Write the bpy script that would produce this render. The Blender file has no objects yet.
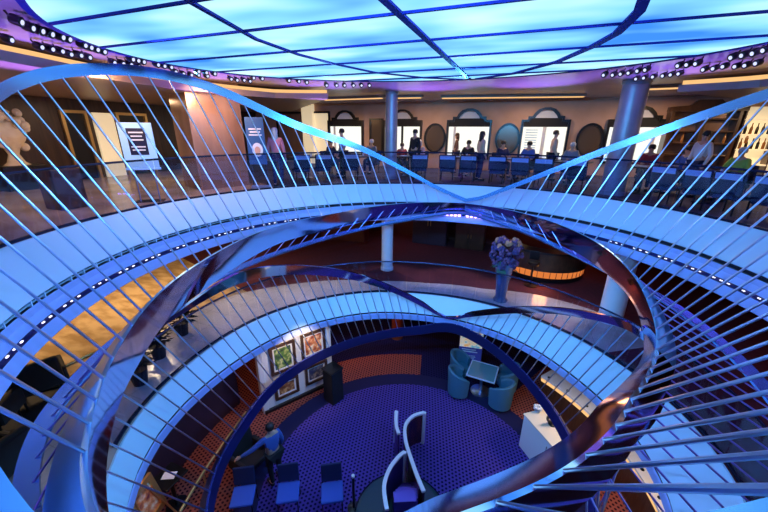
import bpy, bmesh, math, random
from mathutils import Vector, Matrix
random.seed(7)
R = math.radians
SC = bpy.context.scene
COL = SC.collection
PI = math.pi

# ------------------------------------------------------------ camera (world = ship axes, origin = atrium centre on the upper deck floor)
FPX, PITCH, YAW, ROLL = 345.64, 0.3463, 0.3676, 0.0078
EYE = Vector((1.464, -5.530, 1.6256))
_X0 = Vector((math.cos(YAW), math.sin(YAW), 0))
_F = Vector((-math.sin(YAW)*math.cos(PITCH), math.cos(YAW)*math.cos(PITCH), -math.sin(PITCH)))
_U0 = Vector((-math.sin(YAW)*math.sin(PITCH), math.cos(YAW)*math.sin(PITCH), math.cos(PITCH)))
_CX = _X0*math.cos(ROLL) + _U0*math.sin(ROLL)
_CU = -_X0*math.sin(ROLL) + _U0*math.cos(ROLL)
def sight(u, v):
    return _F + _CX*((u-384)/FPX) + _CU*((256-v)/FPX)
def on_z(u, v, z):
    d = sight(u, v); return EYE + d*((z-EYE.z)/d.z)
def on_y(u, v, y):
    d = sight(u, v); return EYE + d*((y-EYE.y)/d.y)
def on_x(u, v, x):
    d = sight(u, v); return EYE + d*((x-EYE.x)/d.x)
def on_d(u, v, dist):
    d = sight(u, v); return EYE + d*(dist/math.hypot(d.x, d.y))
def pol(r, phi, z=0.0):          # phi in degrees, anticlockwise from the far end of the ship axis
    a = R(phi); return Vector((-r*math.sin(a), r*math.cos(a), z))
def lerp_tab(tab):
    def f(x):
        if x <= tab[0][0]: return tab[0][1]
        for (a, p), (b, q) in zip(tab, tab[1:]):
            if x <= b: return p + (q-p)*(x-a)/(b-a)
        return tab[-1][1]
    return f
def smooth_tab(tab, closed=False, w=7.0):
    f = lerp_tab(tab)
    def wrap(x):
        return (x+180) % 360 - 180 if closed else x
    def g(x):
        s = 0
        for k in (-2, -1, 0, 1, 2): s += f(wrap(x+k*w/2))*(1, 2, 3, 2, 1)[k+2]
        return s/9
    return g

cam_d = bpy.data.cameras.new('camera'); cam = bpy.data.objects.new('camera', cam_d); COL.objects.link(cam)
cam_d.sensor_width = 36; cam_d.lens = FPX/768*36; cam_d.clip_start = .05
M = Matrix((( _CX.x, _CU.x, -_F.x, EYE.x), (_CX.y, _CU.y, -_F.y, EYE.y), (_CX.z, _CU.z, -_F.z, EYE.z), (0, 0, 0, 1)))
cam.matrix_world = M
SC.camera = cam

# ------------------------------------------------------------ materials
def mat(name, col, rough=.5, metal=0, emit=None, es=1.0, spec=None, coat=0):
    m = bpy.data.materials.new(name); m.use_nodes = True
    b = m.node_tree.nodes['Principled BSDF']
    b.inputs['Base Color'].default_value = (*col, 1); b.inputs['Roughness'].default_value = rough
    b.inputs['Metallic'].default_value = metal
    if spec is not None: b.inputs['Specular IOR Level'].default_value = spec
    if coat: b.inputs['Coat Weight'].default_value = coat
    if emit: b.inputs['Emission Color'].default_value = (*emit, 1); b.inputs['Emission Strength'].default_value = es
    return m
def nodes(m): return m.node_tree.nodes, m.node_tree.links, m.node_tree.nodes['Principled BSDF']
def noisy(name, c1, c2, scale=3, rough=.5, metal=0, detail=3, stretch=(1, 1, 1), bump=0, lo=.35, hi=.65):
    m = mat(name, c1, rough, metal); N, L, b = nodes(m)
    tc = N.new('ShaderNodeTexCoord'); mp = N.new('ShaderNodeMapping'); mp.inputs['Scale'].default_value = stretch
    L.new(tc.outputs['Object'], mp.inputs['Vector'])
    n = N.new('ShaderNodeTexNoise'); n.inputs['Scale'].default_value = scale; n.inputs['Detail'].default_value = detail
    L.new(mp.outputs['Vector'], n.inputs['Vector'])
    r = N.new('ShaderNodeValToRGB'); r.color_ramp.elements[0].position = lo; r.color_ramp.elements[1].position = hi
    r.color_ramp.elements[0].color = (*c1, 1); r.color_ramp.elements[1].color = (*c2, 1)
    L.new(n.outputs['Fac'], r.inputs['Fac']); L.new(r.outputs['Color'], b.inputs['Base Color'])
    if bump:
        bp = N.new('ShaderNodeBump'); bp.inputs['Strength'].default_value = bump; L.new(n.outputs['Fac'], bp.inputs['Height']); L.new(bp.outputs['Normal'], b.inputs['Normal'])
    return m
def hex_carpet(name, ground, dot, scale):
    m = mat(name, ground, .95, spec=.1); N, L, b = nodes(m)
    tc = N.new('ShaderNodeTexCoord'); acc = None
    for k in range(3):
        a = R(60*k+15)
        d = N.new('ShaderNodeVectorMath'); d.operation = 'DOT_PRODUCT'; d.inputs[1].default_value = (math.cos(a)*scale, math.sin(a)*scale, 0)
        L.new(tc.outputs['Object'], d.inputs[0])
        c = N.new('ShaderNodeMath'); c.operation = 'COSINE'; L.new(d.outputs['Value'], c.inputs[0])
        if acc is None: acc = c
        else:
            s = N.new('ShaderNodeMath'); s.operation = 'ADD'; L.new(acc.outputs[0], s.inputs[0]); L.new(c.outputs[0], s.inputs[1]); acc = s
    r = N.new('ShaderNodeValToRGB'); r.color_ramp.elements[0].position = .35; r.color_ramp.elements[1].position = .6
    mr = N.new('ShaderNodeMapRange'); mr.inputs['From Min'].default_value = -1.5; mr.inputs['From Max'].default_value = 3
    L.new(acc.outputs[0], mr.inputs['Value']); L.new(mr.outputs['Result'], r.inputs['Fac'])
    r.color_ramp.elements[0].color = (*ground, 1); r.color_ramp.elements[1].color = (*dot, 1)
    L.new(r.outputs['Color'], b.inputs['Base Color'])
    return m
def tile_floor(name, c1, c2, grout, w=.6):
    m = mat(name, c1, .18); N, L, b = nodes(m)
    tc = N.new('ShaderNodeTexCoord'); br = N.new('ShaderNodeTexBrick')
    br.inputs['Color1'].default_value = (*c1, 1); br.inputs['Color2'].default_value = (*c2, 1); br.inputs['Mortar'].default_value = (*grout, 1)
    br.inputs['Scale'].default_value = 1; br.inputs['Brick Width'].default_value = w; br.inputs['Row Height'].default_value = w
    br.inputs['Mortar Size'].default_value = .004; br.offset = 0
    n = N.new('ShaderNodeTexNoise'); n.inputs['Scale'].default_value = 2.5; n.inputs['Detail'].default_value = 6
    mx = N.new('ShaderNodeMixRGB'); mx.blend_type = 'MULTIPLY'; mx.inputs['Fac'].default_value = .35
    L.new(tc.outputs['Object'], br.inputs['Vector']); L.new(tc.outputs['Object'], n.inputs['Vector'])
    L.new(br.outputs['Color'], mx.inputs['Color1']); L.new(n.outputs['Fac'], mx.inputs['Color2']); L.new(mx.outputs['Color'], b.inputs['Base Color'])
    return m
def glow(name, col, s): 
    m = bpy.data.materials.new(name); m.use_nodes = True; N = m.node_tree.nodes; N.clear()
    e = N.new('ShaderNodeEmission'); e.inputs['Color'].default_value = (*col, 1); e.inputs['Strength'].default_value = s
    o = N.new('ShaderNodeOutputMaterial'); m.node_tree.links.new(e.outputs[0], o.inputs[0]); return m
def glass(name, tint=(.93, .97, 1), refl=.05):
    m = bpy.data.materials.new(name); m.use_nodes = True; N = m.node_tree.nodes; L = m.node_tree.links; N.clear()
    t = N.new('ShaderNodeBsdfTransparent'); t.inputs['Color'].default_value = (*tint, 1)
    g = N.new('ShaderNodeBsdfGlossy'); g.inputs['Roughness'].default_value = .02; g.inputs['Color'].default_value = (1, 1, 1, 1)
    lw = N.new('ShaderNodeLayerWeight'); lw.inputs['Blend'].default_value = .5; pw_ = N.new('ShaderNodeMath'); pw_.operation = 'POWER'; pw_.inputs[1].default_value = 4.0; L.new(lw.outputs['Facing'], pw_.inputs[0])
    f = N.new('ShaderNodeMath'); f.operation = 'MULTIPLY_ADD'; f.inputs[1].default_value = .25; f.inputs[2].default_value = .03; L.new(pw_.outputs[0], f.inputs[0])
    mx = N.new('ShaderNodeMixShader'); o = N.new('ShaderNodeOutputMaterial')
    L.new(f.outputs[0], mx.inputs[0]); L.new(t.outputs[0], mx.inputs[1]); L.new(g.outputs[0], mx.inputs[2]); L.new(mx.outputs[0], o.inputs[0])
    return m
def lit_ceiling():
    m = bpy.data.materials.new('luminous_panel'); m.use_nodes = True; N = m.node_tree.nodes; L = m.node_tree.links; N.clear()
    tc = N.new('ShaderNodeTexCoord'); mp = N.new('ShaderNodeMapping'); mp.inputs['Scale'].default_value = (.5, 1.1, 1); mp.inputs['Location'].default_value = (.4, 1.0, 0)
    n = N.new('ShaderNodeTexNoise'); n.inputs['Scale'].default_value = .8; n.inputs['Detail'].default_value = 2.2
    r = N.new('ShaderNodeValToRGB'); E = r.color_ramp.elements
    E[0].position = .33; E[0].color = (.045, .24, .90, 1); E[1].position = .68; E[1].color = (.60, .92, 1, 1)
    k = r.color_ramp.elements.new(.5); k.color = (.23, .64, 1, 1)
    e = N.new('ShaderNodeEmission'); e.inputs['Strength'].default_value = CEIL_S; o = N.new('ShaderNodeOutputMaterial')
    L.new(tc.outputs['Object'], mp.inputs['Vector']); L.new(mp.outputs[0], n.inputs['Vector']); L.new(n.outputs['Fac'], r.inputs['Fac']); L.new(r.outputs[0], e.inputs['Color']); L.new(e.outputs[0], o.inputs[0])
    return m
CEIL_S = 1.3
MT = dict(
    fascia=mat('white_fascia_blue_lit', (.55, .82, .98), .4),  # white surface with the blue light on it put into the colour
    lip=mat('white_lip_violet_lit', (.40, .52, .97), .4), slot=mat('dark_slot', (.01, .012, .03), .5),  # lip: same white as the apron, violet light put into the colour
    ledslot=mat('led_channel', (.015, .015, .12), .4),
    led=glow('led_white', (.80, .80, 1), 2.2),
    navyband=mat('navy_satin_steel', (.05, .06, .27), .3, .85),
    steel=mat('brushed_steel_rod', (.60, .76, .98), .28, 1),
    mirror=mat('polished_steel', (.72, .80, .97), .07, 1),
    band=mat('satin_steel', (.24, .50, .92), .24, 1), outband=mat('pale_satin_steel', (.40, .74, 1.0), .28, 1), mirror_brown=mat('mirror_warm_reflection', (.14, .10, .07), .2, .35),  # last one: mirror glass, warm room reflection put into a brown tint
    rail=mat('dark_rail', (.02, .03, .08), .25, .6),
    glass=glass('balustrade_glass', (.80, .85, .97)),
    panel=lit_ceiling(),
    mullion=mat('blue_mullion', (.015, .02, .22), .7, spec=.1),
    ceil=noisy('polished_ceiling', (.30, .24, .30), (.38, .30, .36), .6, .22),
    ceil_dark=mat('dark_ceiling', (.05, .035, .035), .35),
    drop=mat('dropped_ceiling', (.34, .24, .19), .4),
    gold=glow('cove_warm', (1, .56, .22), 1.05),
    goldtrim=mat('gilded_trim', (.75, .48, .18), .3, .8),
    wall_peach=noisy('peach_wall', (.58, .34, .22), (.66, .40, .27), 1.5, .6),
    wall_dark=noisy('dark_wood_wall', (.035, .018, .012), (.07, .035, .02), 2, .35, stretch=(1, 6, .3)),
    wall_bronze=noisy('bronze_panel', (.30, .17, .12), (.42, .25, .18), 1.2, .25, .3, stretch=(2, 2, .5)),
    wall_red=noisy('red_wall', (.07, .012, .008), (.11, .02, .010), 1.2, .5),
    wall_low=noisy('navy_wall', (.02, .014, .03), (.035, .02, .04), 1.2, .5),
    wall_orange=noisy('orange_wall', (.30, .06, .02), (.38, .08, .025), 1.5, .5),
    dining_floor=noisy('dining_carpet', (.05, .04, .07), (.09, .065, .09), 6, .7), ribbon=mat('steel_dark_reflection', (.50, .47, .70), .07, 1), slat=mat('steel_violet_lit', (.30, .27, .70), .3, 1),  # ribbon: dark reflection put into the tint; slat: violet light put into the tint
    upfloor=noisy('upper_floor', (.40, .30, .24), (.55, .42, .34), 1.3, .2),
    tile=tile_floor('beige_tile', (.66, .58, .52), (.60, .53, .48), (.35, .30, .28)),
    marble=noisy('tan_marble', (.36, .24, .12), (.58, .42, .24), 1.6, .22, detail=8, stretch=(1, 2.2, 1), lo=.4, hi=.6),
    redcarpet=noisy('dark_red_carpet', (.07, .008, .016), (.10, .013, .022), 14, .95),
    carpet_blue=hex_carpet('violet_hex_carpet', (.10, .06, .36), (.006, .005, .05), 75),
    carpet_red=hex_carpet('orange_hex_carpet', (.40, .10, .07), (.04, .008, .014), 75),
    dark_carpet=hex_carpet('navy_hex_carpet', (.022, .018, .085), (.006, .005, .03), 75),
    carpet_band=mat('navy_carpet_band', (.012, .010, .07), .95),
    black=mat('black_lacquer', (.008, .008, .010), .3),
    blackm=mat('matt_black', (.012, .011, .012), .7),
    white=mat('white_paint', (.82, .82, .82), .45),
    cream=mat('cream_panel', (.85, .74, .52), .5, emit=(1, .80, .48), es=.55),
    window=glow('daylight', (1, .99, .90), 1.1),
    blue_fab=mat('blue_upholstery', (.008, .012, .045), .8),
    pale_fab=mat('pale_blue_back', (.45, .62, .85), .6),
    teal_fab=mat('teal_upholstery', (.06, .20, .30), .7),
    wood=noisy('dark_table_wood', (.05, .025, .015), (.09, .045, .025), 4, .3, stretch=(1, 8, 1)),
    napkin=mat('white_cloth', (.8, .82, .86), .8),
    column=noisy('column_silver', (.30, .31, .36), (.38, .38, .42), 2, .35, .3),
    colm=mat('column_white', (.78, .78, .84), .4),
    skin=mat('skin', (.60, .36, .26), .55), hair_d=mat('dark_hair', (.02, .014, .01), .6), hair_g=mat('grey_hair', (.60, .60, .62), .6), hair_b=mat('brown_hair', (.10, .05, .025), .6),
    eye=mat('dark_eye', (.01, .01, .01), .2),
)
def cloth(name, c): return mat(name, c, .85)

# ------------------------------------------------------------ mesh builder
class MB:
    def __init__(s): s.v = []; s.f = []; s.mi = []; s.cur = 0
    def add(s, vs, fs):
        o = len(s.v); s.v += [tuple(x) for x in vs]; s.f += [tuple(i+o for i in f) for f in fs]; s.mi += [s.cur]*len(fs)
    def box(s, c, d, rz=0, rx=0):
        M_ = Matrix.Translation(c) @ Matrix.Rotation(rz, 4, 'Z') @ Matrix.Rotation(rx, 4, 'X')
        x, y, z = d[0]/2, d[1]/2, d[2]/2
        vs = [M_ @ Vector(q) for q in ((-x,-y,-z),(x,-y,-z),(x,y,-z),(-x,y,-z),(-x,-y,z),(x,-y,z),(x,y,z),(-x,y,z))]
        s.add(vs, [(0,3,2,1),(4,5,6,7),(0,1,5,4),(1,2,6,5),(2,3,7,6),(3,0,4,7)]); return s
    def rbox(s, c, d, b=.02, rz=0, rx=0, seg=2):
        bm = bmesh.new(); bmesh.ops.create_cube(bm, size=1)
        for v in bm.verts: v.co = Vector((v.co.x*d[0], v.co.y*d[1], v.co.z*d[2]))
        bmesh.ops.bevel(bm, geom=bm.edges[:], offset=min(b, min(d)*.45), segments=seg, affect='EDGES', profile=.5)
        M_ = Matrix.Translation(c) @ Matrix.Rotation(rz, 4, 'Z') @ Matrix.Rotation(rx, 4, 'X')
        bm.verts.index_update(); s.add([M_ @ v.co for v in bm.verts], [[v.index for v in f.verts] for f in bm.faces]); bm.free(); return s
    def tube(s, pts, r, n=8, caps=True, rr=None):
        pts = [Vector(p) for p in pts]; rings = []; up = Vector((0, 0, 1))
        for i, p in enumerate(pts):
            t = (pts[min(i+1, len(pts)-1)] - pts[max(i-1, 0)]).normalized()
            a = t.cross(up if abs(t.z) < .95 else Vector((1, 0, 0))).normalized(); b = a.cross(t)
            q = rr[i] if rr else r
            rings.append([p + (a*math.cos(2*PI*k/n) + b*math.sin(2*PI*k/n))*q for k in range(n)])
        vs = [x for g in rings for x in g]; fs = []
        for i in range(len(pts)-1):
            for k in range(n): fs.append((i*n+k, i*n+(k+1) % n, (i+1)*n+(k+1) % n, (i+1)*n+k))
        if caps: fs.append(tuple(range(n))[::-1]); fs.append(tuple((len(pts)-1)*n+k for k in range(n)))
        s.add(vs, fs); return s
    def lathe(s, prof, c=(0, 0, 0), n=24, sx=1, sy=1, caps=True):
        vs = []; fs = []; c = Vector(c)
        for r, z in prof:
            for k in range(n): vs.append(c + Vector((r*math.cos(2*PI*k/n)*sx, r*math.sin(2*PI*k/n)*sy, z)))
        for i in range(len(prof)-1):
            for k in range(n): fs.append((i*n+k, i*n+(k+1) % n, (i+1)*n+(k+1) % n, (i+1)*n+k))
        if caps: fs.append(tuple(range(n))[::-1]); fs.append(tuple((len(prof)-1)*n+k for k in range(n)))
        s.add(vs, fs); return s
    def ball(s, c, r, n=10, sc=(1, 1, 1)):
        prof = [(max(1e-4, r*math.sin(PI*i/n)), -r*math.cos(PI*i/n)*sc[2]) for i in range(n+1)]
        return s.lathe(prof, c, max(8, n+2), sc[0], sc[1])
    def sweep(s, sections, closed_sec=False, closed_path=False, caps=False):
        m = len(sections[0]); vs = [p for q in sections for p in q]; fs = []
        n = len(sections)
        for i in range(n if closed_path else n-1):
            j = (i+1) % n
            for k in range(m if closed_sec else m-1):
                l = (k+1) % m; fs.append((i*m+k, j*m+k, j*m+l, i*m+l))
        if caps and closed_sec: fs.append(tuple(range(m))); fs.append(tuple((n-1)*m+k for k in range(m))[::-1])
        s.add(vs, fs); return s
    def prism(s, poly, M_, depth):     # poly in local xy, extruded along local z by depth
        n = len(poly); vs = [M_ @ Vector((x, y, 0)) for x, y in poly] + [M_ @ Vector((x, y, depth)) for x, y in poly]
        s.add(vs, [tuple(range(n))[::-1], tuple(range(n, 2*n))] + [(k, (k+1) % n, n+(k+1) % n, n+k) for k in range(n)]); return s
    def frame(s, outer, inner, M_, depth):
        n = len(outer); vs = []
        for z in (0, depth):
            vs += [M_ @ Vector((x, y, z)) for x, y in outer] + [M_ @ Vector((x, y, z)) for x, y in inner]
        fs = []
        for k in range(n):
            l = (k+1) % n
            fs += [(k, n+k, n+l, l), (2*n+k, 2*n+l, 3*n+l, 3*n+k), (k, l, 2*n+l, 2*n+k), (n+k, 3*n+k, 3*n+l, n+l)]
        s.add(vs, fs); return s
    def build(s, name, m, parent=None, smooth=False):
        me = bpy.data.meshes.new(name); me.from_pydata(s.v, [], s.f)
        ms = m if isinstance(m, (list, tuple)) else [m]
        for x in ms: me.materials.append(MT[x] if isinstance(x, str) else x)
        if len(ms) > 1: me.polygons.foreach_set('material_index', s.mi)
        bm = bmesh.new(); bm.from_mesh(me); bmesh.ops.recalc_face_normals(bm, faces=bm.faces[:]); bm.to_mesh(me); bm.free()
        if smooth: smooth_mesh(me)
        o = bpy.data.objects.new(name, me); COL.objects.link(o)
        if parent is not None: o.parent = parent
        return o
def smooth_mesh(me, ang=40):
    me.polygons.foreach_set('use_smooth', [True]*len(me.polygons))
    me.set_sharp_from_angle(angle=R(ang))
def tag(o, label, cat, group=None, kind=None):
    o['label'] = label; o['category'] = cat
    if group: o['group'] = group
    if kind: o['kind'] = kind
    return o
def thing(name, label, cat, loc=(0, 0, 0), rz=0, group=None):
    o = bpy.data.objects.new(name, None); COL.objects.link(o); o.location = loc; o.rotation_euler = (0, 0, rz); o.empty_display_size = .2
    return tag(o, label, cat, group)
def struct(o): o['kind'] = 'structure'; return o
def copy_tree(o, loc=None, rz=None, label=None, parent=None):
    c = o.copy(); COL.objects.link(c)
    if parent is not None: c.parent = parent
    if loc is not None: c.location = loc
    if rz is not None: c.rotation_euler = (0, 0, rz)
    if label: c['label'] = label
    for ch in list(o.children): copy_tree(ch, parent=c)
    return c
ORD = 'first second third fourth fifth sixth seventh eighth ninth tenth eleventh twelfth thirteenth fourteenth fifteenth sixteenth seventeenth eighteenth nineteenth twentieth'.split()
E_SPOT, E_FLOOR, E_CH, E_WARM, E_MID = 850, 100, 520, .95, .6
# ------------------------------------------------------------ decks
ZM, ZL = -3.04, -6.0
rA = smooth_tab([(-180, 6.1), (-90, 6.12), (-47, 6.05), (-29, 6.1), (-3, 5.85), (28, 5.65), (67, 6.0), (97, 6.12), (122, 6.15), (180, 6.1)], True, 16)
rM = smooth_tab([(-180, 4.9), (-97, 4.92), (-81, 4.75), (-64, 4.45), (-50, 4.25), (-20, 3.92), (12, 3.78), (30, 3.95), (57, 4.15), (82, 4.5), (109, 4.7), (123, 5.0), (140, 5.02), (180, 4.9)], True, 16)
def rect_r(phi, x0, x1, y0, y1):
    d = pol(1, phi); t = 1e9
    if d.x > 1e-6: t = min(t, x1/d.x)
    if d.x < -1e-6: t = min(t, x0/d.x)
    if d.y > 1e-6: t = min(t, y1/d.y)
    if d.y < -1e-6: t = min(t, y0/d.y)
    return t
UP = (-12.5, 13.5, -9.5, 11.0)
MID = (-13.0, 13.5, -9.5, 9.8)
LOW = (-11.0, 11.0, -9.0, 7.4)
def angs(a, b, st=3.0):
    n = max(2, int(round((b-a)/st))+1); return [a+(b-a)*i/(n-1) for i in range(n)]
def corner_angs(rc, a=-180, b=180, st=3.0):
    A = angs(a, b, st)
    for x in (rc[0], rc[1]):
        for y in (rc[2], rc[3]):
            q = math.degrees(math.atan2(-x, y))
            if a < q < b: A.append(q)
    return sorted(A)
def slab(name, m, rin, rout, z0, z1, a=-180, b=180, rc=None, st=3.0):
    mb = MB(); full = (b-a) >= 359.9; A = corner_angs(rc, a, b, st) if rc else angs(a, b, st)
    if full: A = A[:-1]
    mb.sweep([[pol(rin(t), t, z0), pol(rout(t), t, z0), pol(rout(t), t, z1), pol(rin(t), t, z1)] for t in A], True, full, not full)
    return struct(mb.build(name, m))
slab('floor', 'upfloor', lambda t: rA(t)+.02, lambda t: rect_r(t, *UP), 0, -.12, 60, 285, rc=UP)
slab('floor', 'dining_floor', lambda t: rA(t)+.02, lambda t: rect_r(t, *UP), 0, -.12, -75, 60, rc=UP)
tile_out = lerp_tab([(-57, 6.2), (-40, 6.0), (-25, 5.6), (-10, 4.95), (12, 4.72), (30, 4.85), (55, 5.6), (75, 6.3), (110, 6.6), (180, 6.2)])
slab('floor', 'tile', lambda t: rM(t)+.02, tile_out, ZM, ZM-.12, -57, 175)
slab('floor', 'marble', tile_out, lambda t: rect_r(t, *MID), ZM, ZM-.12, 72, 175, rc=MID)
slab('floor', 'redcarpet', tile_out, lambda t: rect_r(t, *MID), ZM, ZM-.12, -57, 72, rc=MID)
slab('floor', 'redcarpet', lambda t: rM(t)+.02, lambda t: rect_r(t, *MID), ZM, ZM-.12, -185, -57, rc=MID)
slab('floor', 'carpet_blue', lambda t: .02, lambda t: 3.35, ZL, ZL-.1)
slab('floor', 'carpet_band', lambda t: 3.35, lambda t: 3.85, ZL, ZL-.1)
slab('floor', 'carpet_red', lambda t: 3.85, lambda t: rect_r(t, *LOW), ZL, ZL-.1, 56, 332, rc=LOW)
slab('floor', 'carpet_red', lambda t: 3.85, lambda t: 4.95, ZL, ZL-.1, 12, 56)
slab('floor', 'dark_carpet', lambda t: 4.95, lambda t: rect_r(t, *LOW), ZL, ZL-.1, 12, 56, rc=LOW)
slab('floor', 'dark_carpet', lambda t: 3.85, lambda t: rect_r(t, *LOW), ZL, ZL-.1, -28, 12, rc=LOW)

# fascias: sloping white apron, dark slot, lower strip with a channel for the little lamps
def fascia(name, prof, parts):
    root = bpy.data.objects.new(name, None); COL.objects.link(root); struct(root)
    A = angs(-180, 180, 3)[:-1]
    for nm, m, pr in parts:
        mb = MB(); mb.sweep([[pol(f(t), t, z) for f, z in pr] for t in A], False, True)
        mb.build(nm, m, root, smooth=True)
c = lambda k: (lambda t: k)
rs = smooth_tab([(-180, 5.5), (0, 5.45), (44, 5.38), (90, 5.5), (180, 5.5)], True)
fascia('trim_1', None, [
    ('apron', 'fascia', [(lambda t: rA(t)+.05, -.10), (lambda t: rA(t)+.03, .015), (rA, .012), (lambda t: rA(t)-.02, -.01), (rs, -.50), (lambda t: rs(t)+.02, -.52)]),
    ('slot', 'slot', [(lambda t: rs(t)+.02, -.52), (lambda t: rs(t)+.10, -.52), (lambda t: rs(t)+.10, -.60), (lambda t: rs(t)+.03, -.60)]),
    ('strip', 'lip', [(lambda t: rs(t)+.03, -.60), (lambda t: rs(t)+.01, -.615), (lambda t: rs(t)+.01, -.70), (lambda t: rs(t)-.01, -.72), (lambda t: rs(t)-.02, -.82)]),
    ('channel', 'ledslot', [(lambda t: rs(t)-.02, -.82), (lambda t: rs(t)+.02, -.82), (lambda t: rs(t)+.02, -.90), (lambda t: rs(t)-.03, -.90)]),
    ('lip', 'lip', [(lambda t: rs(t)-.03, -.90), (lambda t: rs(t)-.06, -1.09), (lambda t: rs(t)-.04, -1.11), (lambda t: rs(t)+.25, -1.11), (lambda t: rs(t)+.30, -.5)]),
])
dM = smooth_tab([(-180, .3), (-90, .75), (-60, .72), (-30, .5), (0, .42), (30, .40), (90, .42), (120, .22), (145, .15), (180, .2)], True, 12)
rm2 = lambda t: rM(t)-dM(t)
fascia('trim_2', None, [
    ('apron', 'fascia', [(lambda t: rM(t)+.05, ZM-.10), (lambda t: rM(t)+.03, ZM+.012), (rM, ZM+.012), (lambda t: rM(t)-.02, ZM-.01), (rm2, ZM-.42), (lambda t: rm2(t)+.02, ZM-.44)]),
    ('slot', 'slot', [(lambda t: rm2(t)+.02, ZM-.44), (lambda t: rm2(t)+.09, ZM-.44), (lambda t: rm2(t)+.09, ZM-.48), (lambda t: rm2(t)+.02, ZM-.48)]),
    ('lip', 'lip', [(lambda t: rm2(t)+.02, ZM-.48), (rm2, ZM-.50), (rm2, ZM-.66), (lambda t: rm2(t)+.03, ZM-.68), (lambda t: rm2(t)+.30, ZM-.68), (lambda t: rm2(t)+.34, ZM-.3)]),
])
tk = MB()
for q in angs(48, 140, 3): tk.box(pol(rs(q)+.05, q, -.55), (.022, .08, .075), R(q))
tk.sweep([[pol(rs(q)+.02, q, -.549), pol(rs(q)+.05, q, -.549), pol(rs(q)+.05, q, -.556), pol(rs(q)+.02, q, -.556)] for q in angs(48, 140, 3)], True, False, True)
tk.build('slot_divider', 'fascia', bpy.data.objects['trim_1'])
# little white lamps in the channel of the upper fascia: pairs and single ones
fl = thing('fascia_lamp_strip', 'ring of tiny white lamps set in the dark channel under the upper balcony edge', 'lights', (0, 0, -.86))
def diode_run(a, b, st):
    t = a; k = 0
    while t <= b:
        if k % 4 != 3:
            MB().rbox(pol(rs(t)-.01, t, 0), (.05, .022, .018), .006, R(t)).build('diode', 'led', fl)
        k += 1; t += st
diode_run(58, 141, 1.7); diode_run(-112, -42, 1.5)
jl = thing('junction_lamp_bar', 'short bar of violet lamps under the far crossing of the big steel bands', 'lights', pol(5.38, 1, -.86))
MT['led_v'] = glow('led_violet', (.28, .16, 1), 12.0)
for k in range(9):
    p_ = pol(5.38, 6.0-k*1.35, -.86) - pol(5.38, 1, -.86)
    if k != 4: MB().ball(p_, .05, 6).build('lamp', 'led_v', jl)
mbb = MB(); mbb.tube([pol(5.40, 7-k, -.80)-pol(5.38, 1, -.86) for k in range(0, 15, 2)], .02, 6); mbb.build('bar', 'black', jl)

# undersides
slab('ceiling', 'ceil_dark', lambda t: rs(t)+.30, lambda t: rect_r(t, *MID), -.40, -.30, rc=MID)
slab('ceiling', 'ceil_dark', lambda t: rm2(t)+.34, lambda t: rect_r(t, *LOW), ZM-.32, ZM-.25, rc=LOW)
# upper ceiling: luminous oval and the polished ring round it
CC = Vector((-.18, -.06, 0)); EX, EY = 4.97, 3.86
ZC = 2.82
def ell(t, k=0): return CC + Vector((-(EX+k)*math.sin(R(t)), (EY+k)*math.cos(R(t)), 0))
A = angs(-180, 180, 3)[:-1]
mb = MB(); mb.add([ell(t)+Vector((0, 0, ZC)) for t in A] + [CC+Vector((0, 0, ZC))], [(k, (k+1) % len(A), len(A)) for k in range(len(A))])
tag(mb.build('luminous_ceiling_panel', 'panel'), 'huge oval backlit blue and white ceiling panel over the atrium', 'ceiling light')
lp = [o for o in COL.objects if o.name == 'luminous_ceiling_panel'][0]
def flat_bar(name, pts, w, par):
    pts = [Vector(p) for p in pts]; sec = []
    for i, p in enumerate(pts):
        t = (pts[min(i+1, len(pts)-1)]-pts[max(i-1, 0)]).normalized(); n = Vector((-t.y, t.x, 0))*w/2
        sec.append([p+n, p-n, p-n+Vector((0, 0, -.025)), p+n+Vector((0, 0, -.025))])
    return MB().sweep(sec, True, False, True).build(name, 'mullion', par)
for yy in (-3.35, -2.47, -1.436, -.229, .967, 2.178, 3.15):
    q = 1-((yy-CC.y)/EY)**2
    if q > 0:
        hx = EX*math.sqrt(q)-.02; flat_bar('mullion', [(CC.x-hx, yy, ZC-.002), (CC.x, yy, ZC-.002), (CC.x+hx, yy, ZC-.002)], .038, lp)
flat_bar('axis_mullion', [(.04, -3.85, ZC-.006), (.04, 0, ZC-.006), (.04, 3.72, ZC-.006)], .09, lp)
flat_bar('curved_mullion', [(-1.2, -3.4, ZC-.004), (-1.77, -2.46, ZC-.004), (-2.17, -1.05, ZC-.004), (-2.2, 0, ZC-.004), (-2.05, .95, ZC-.004), (-1.72, 2.1, ZC-.004), (-.9, 3.2, ZC-.004), (-.1, 3.74, ZC-.004)], .06, lp)
flat_bar('curved_mullion', [(1.6, -3.2, ZC-.004), (2.2, -1.9, ZC-.004), (2.38, -.7, ZC-.004), (2.36, .2, ZC-.004), (2.2, .9, ZC-.004), (1.82, 2.0, ZC-.004), (1.05, 3.15, ZC-.004), (.2, 3.74, ZC-.004)], .11, lp)
sec = [[ell(t, -.03)+Vector((0, 0, ZC-.02)), ell(t, .05)+Vector((0, 0, ZC-.02)), ell(t, .05)+Vector((0, 0, ZC+.06))] for t in A]
MB().sweep(sec, False, True).build('rim', 'mullion', lp)
mb = MB(); AA = corner_angs(UP)[:-1]
mb.sweep([[ell(t, .03)+Vector((0, 0, 2.885)), pol(rect_r(t, *UP), t, 2.885), pol(rect_r(t, *UP), t, 3.0), ell(t, .03)+Vector((0, 0, 3.0))] for t in AA], True, True)
struct(mb.build('ceiling', 'ceil'))
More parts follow.
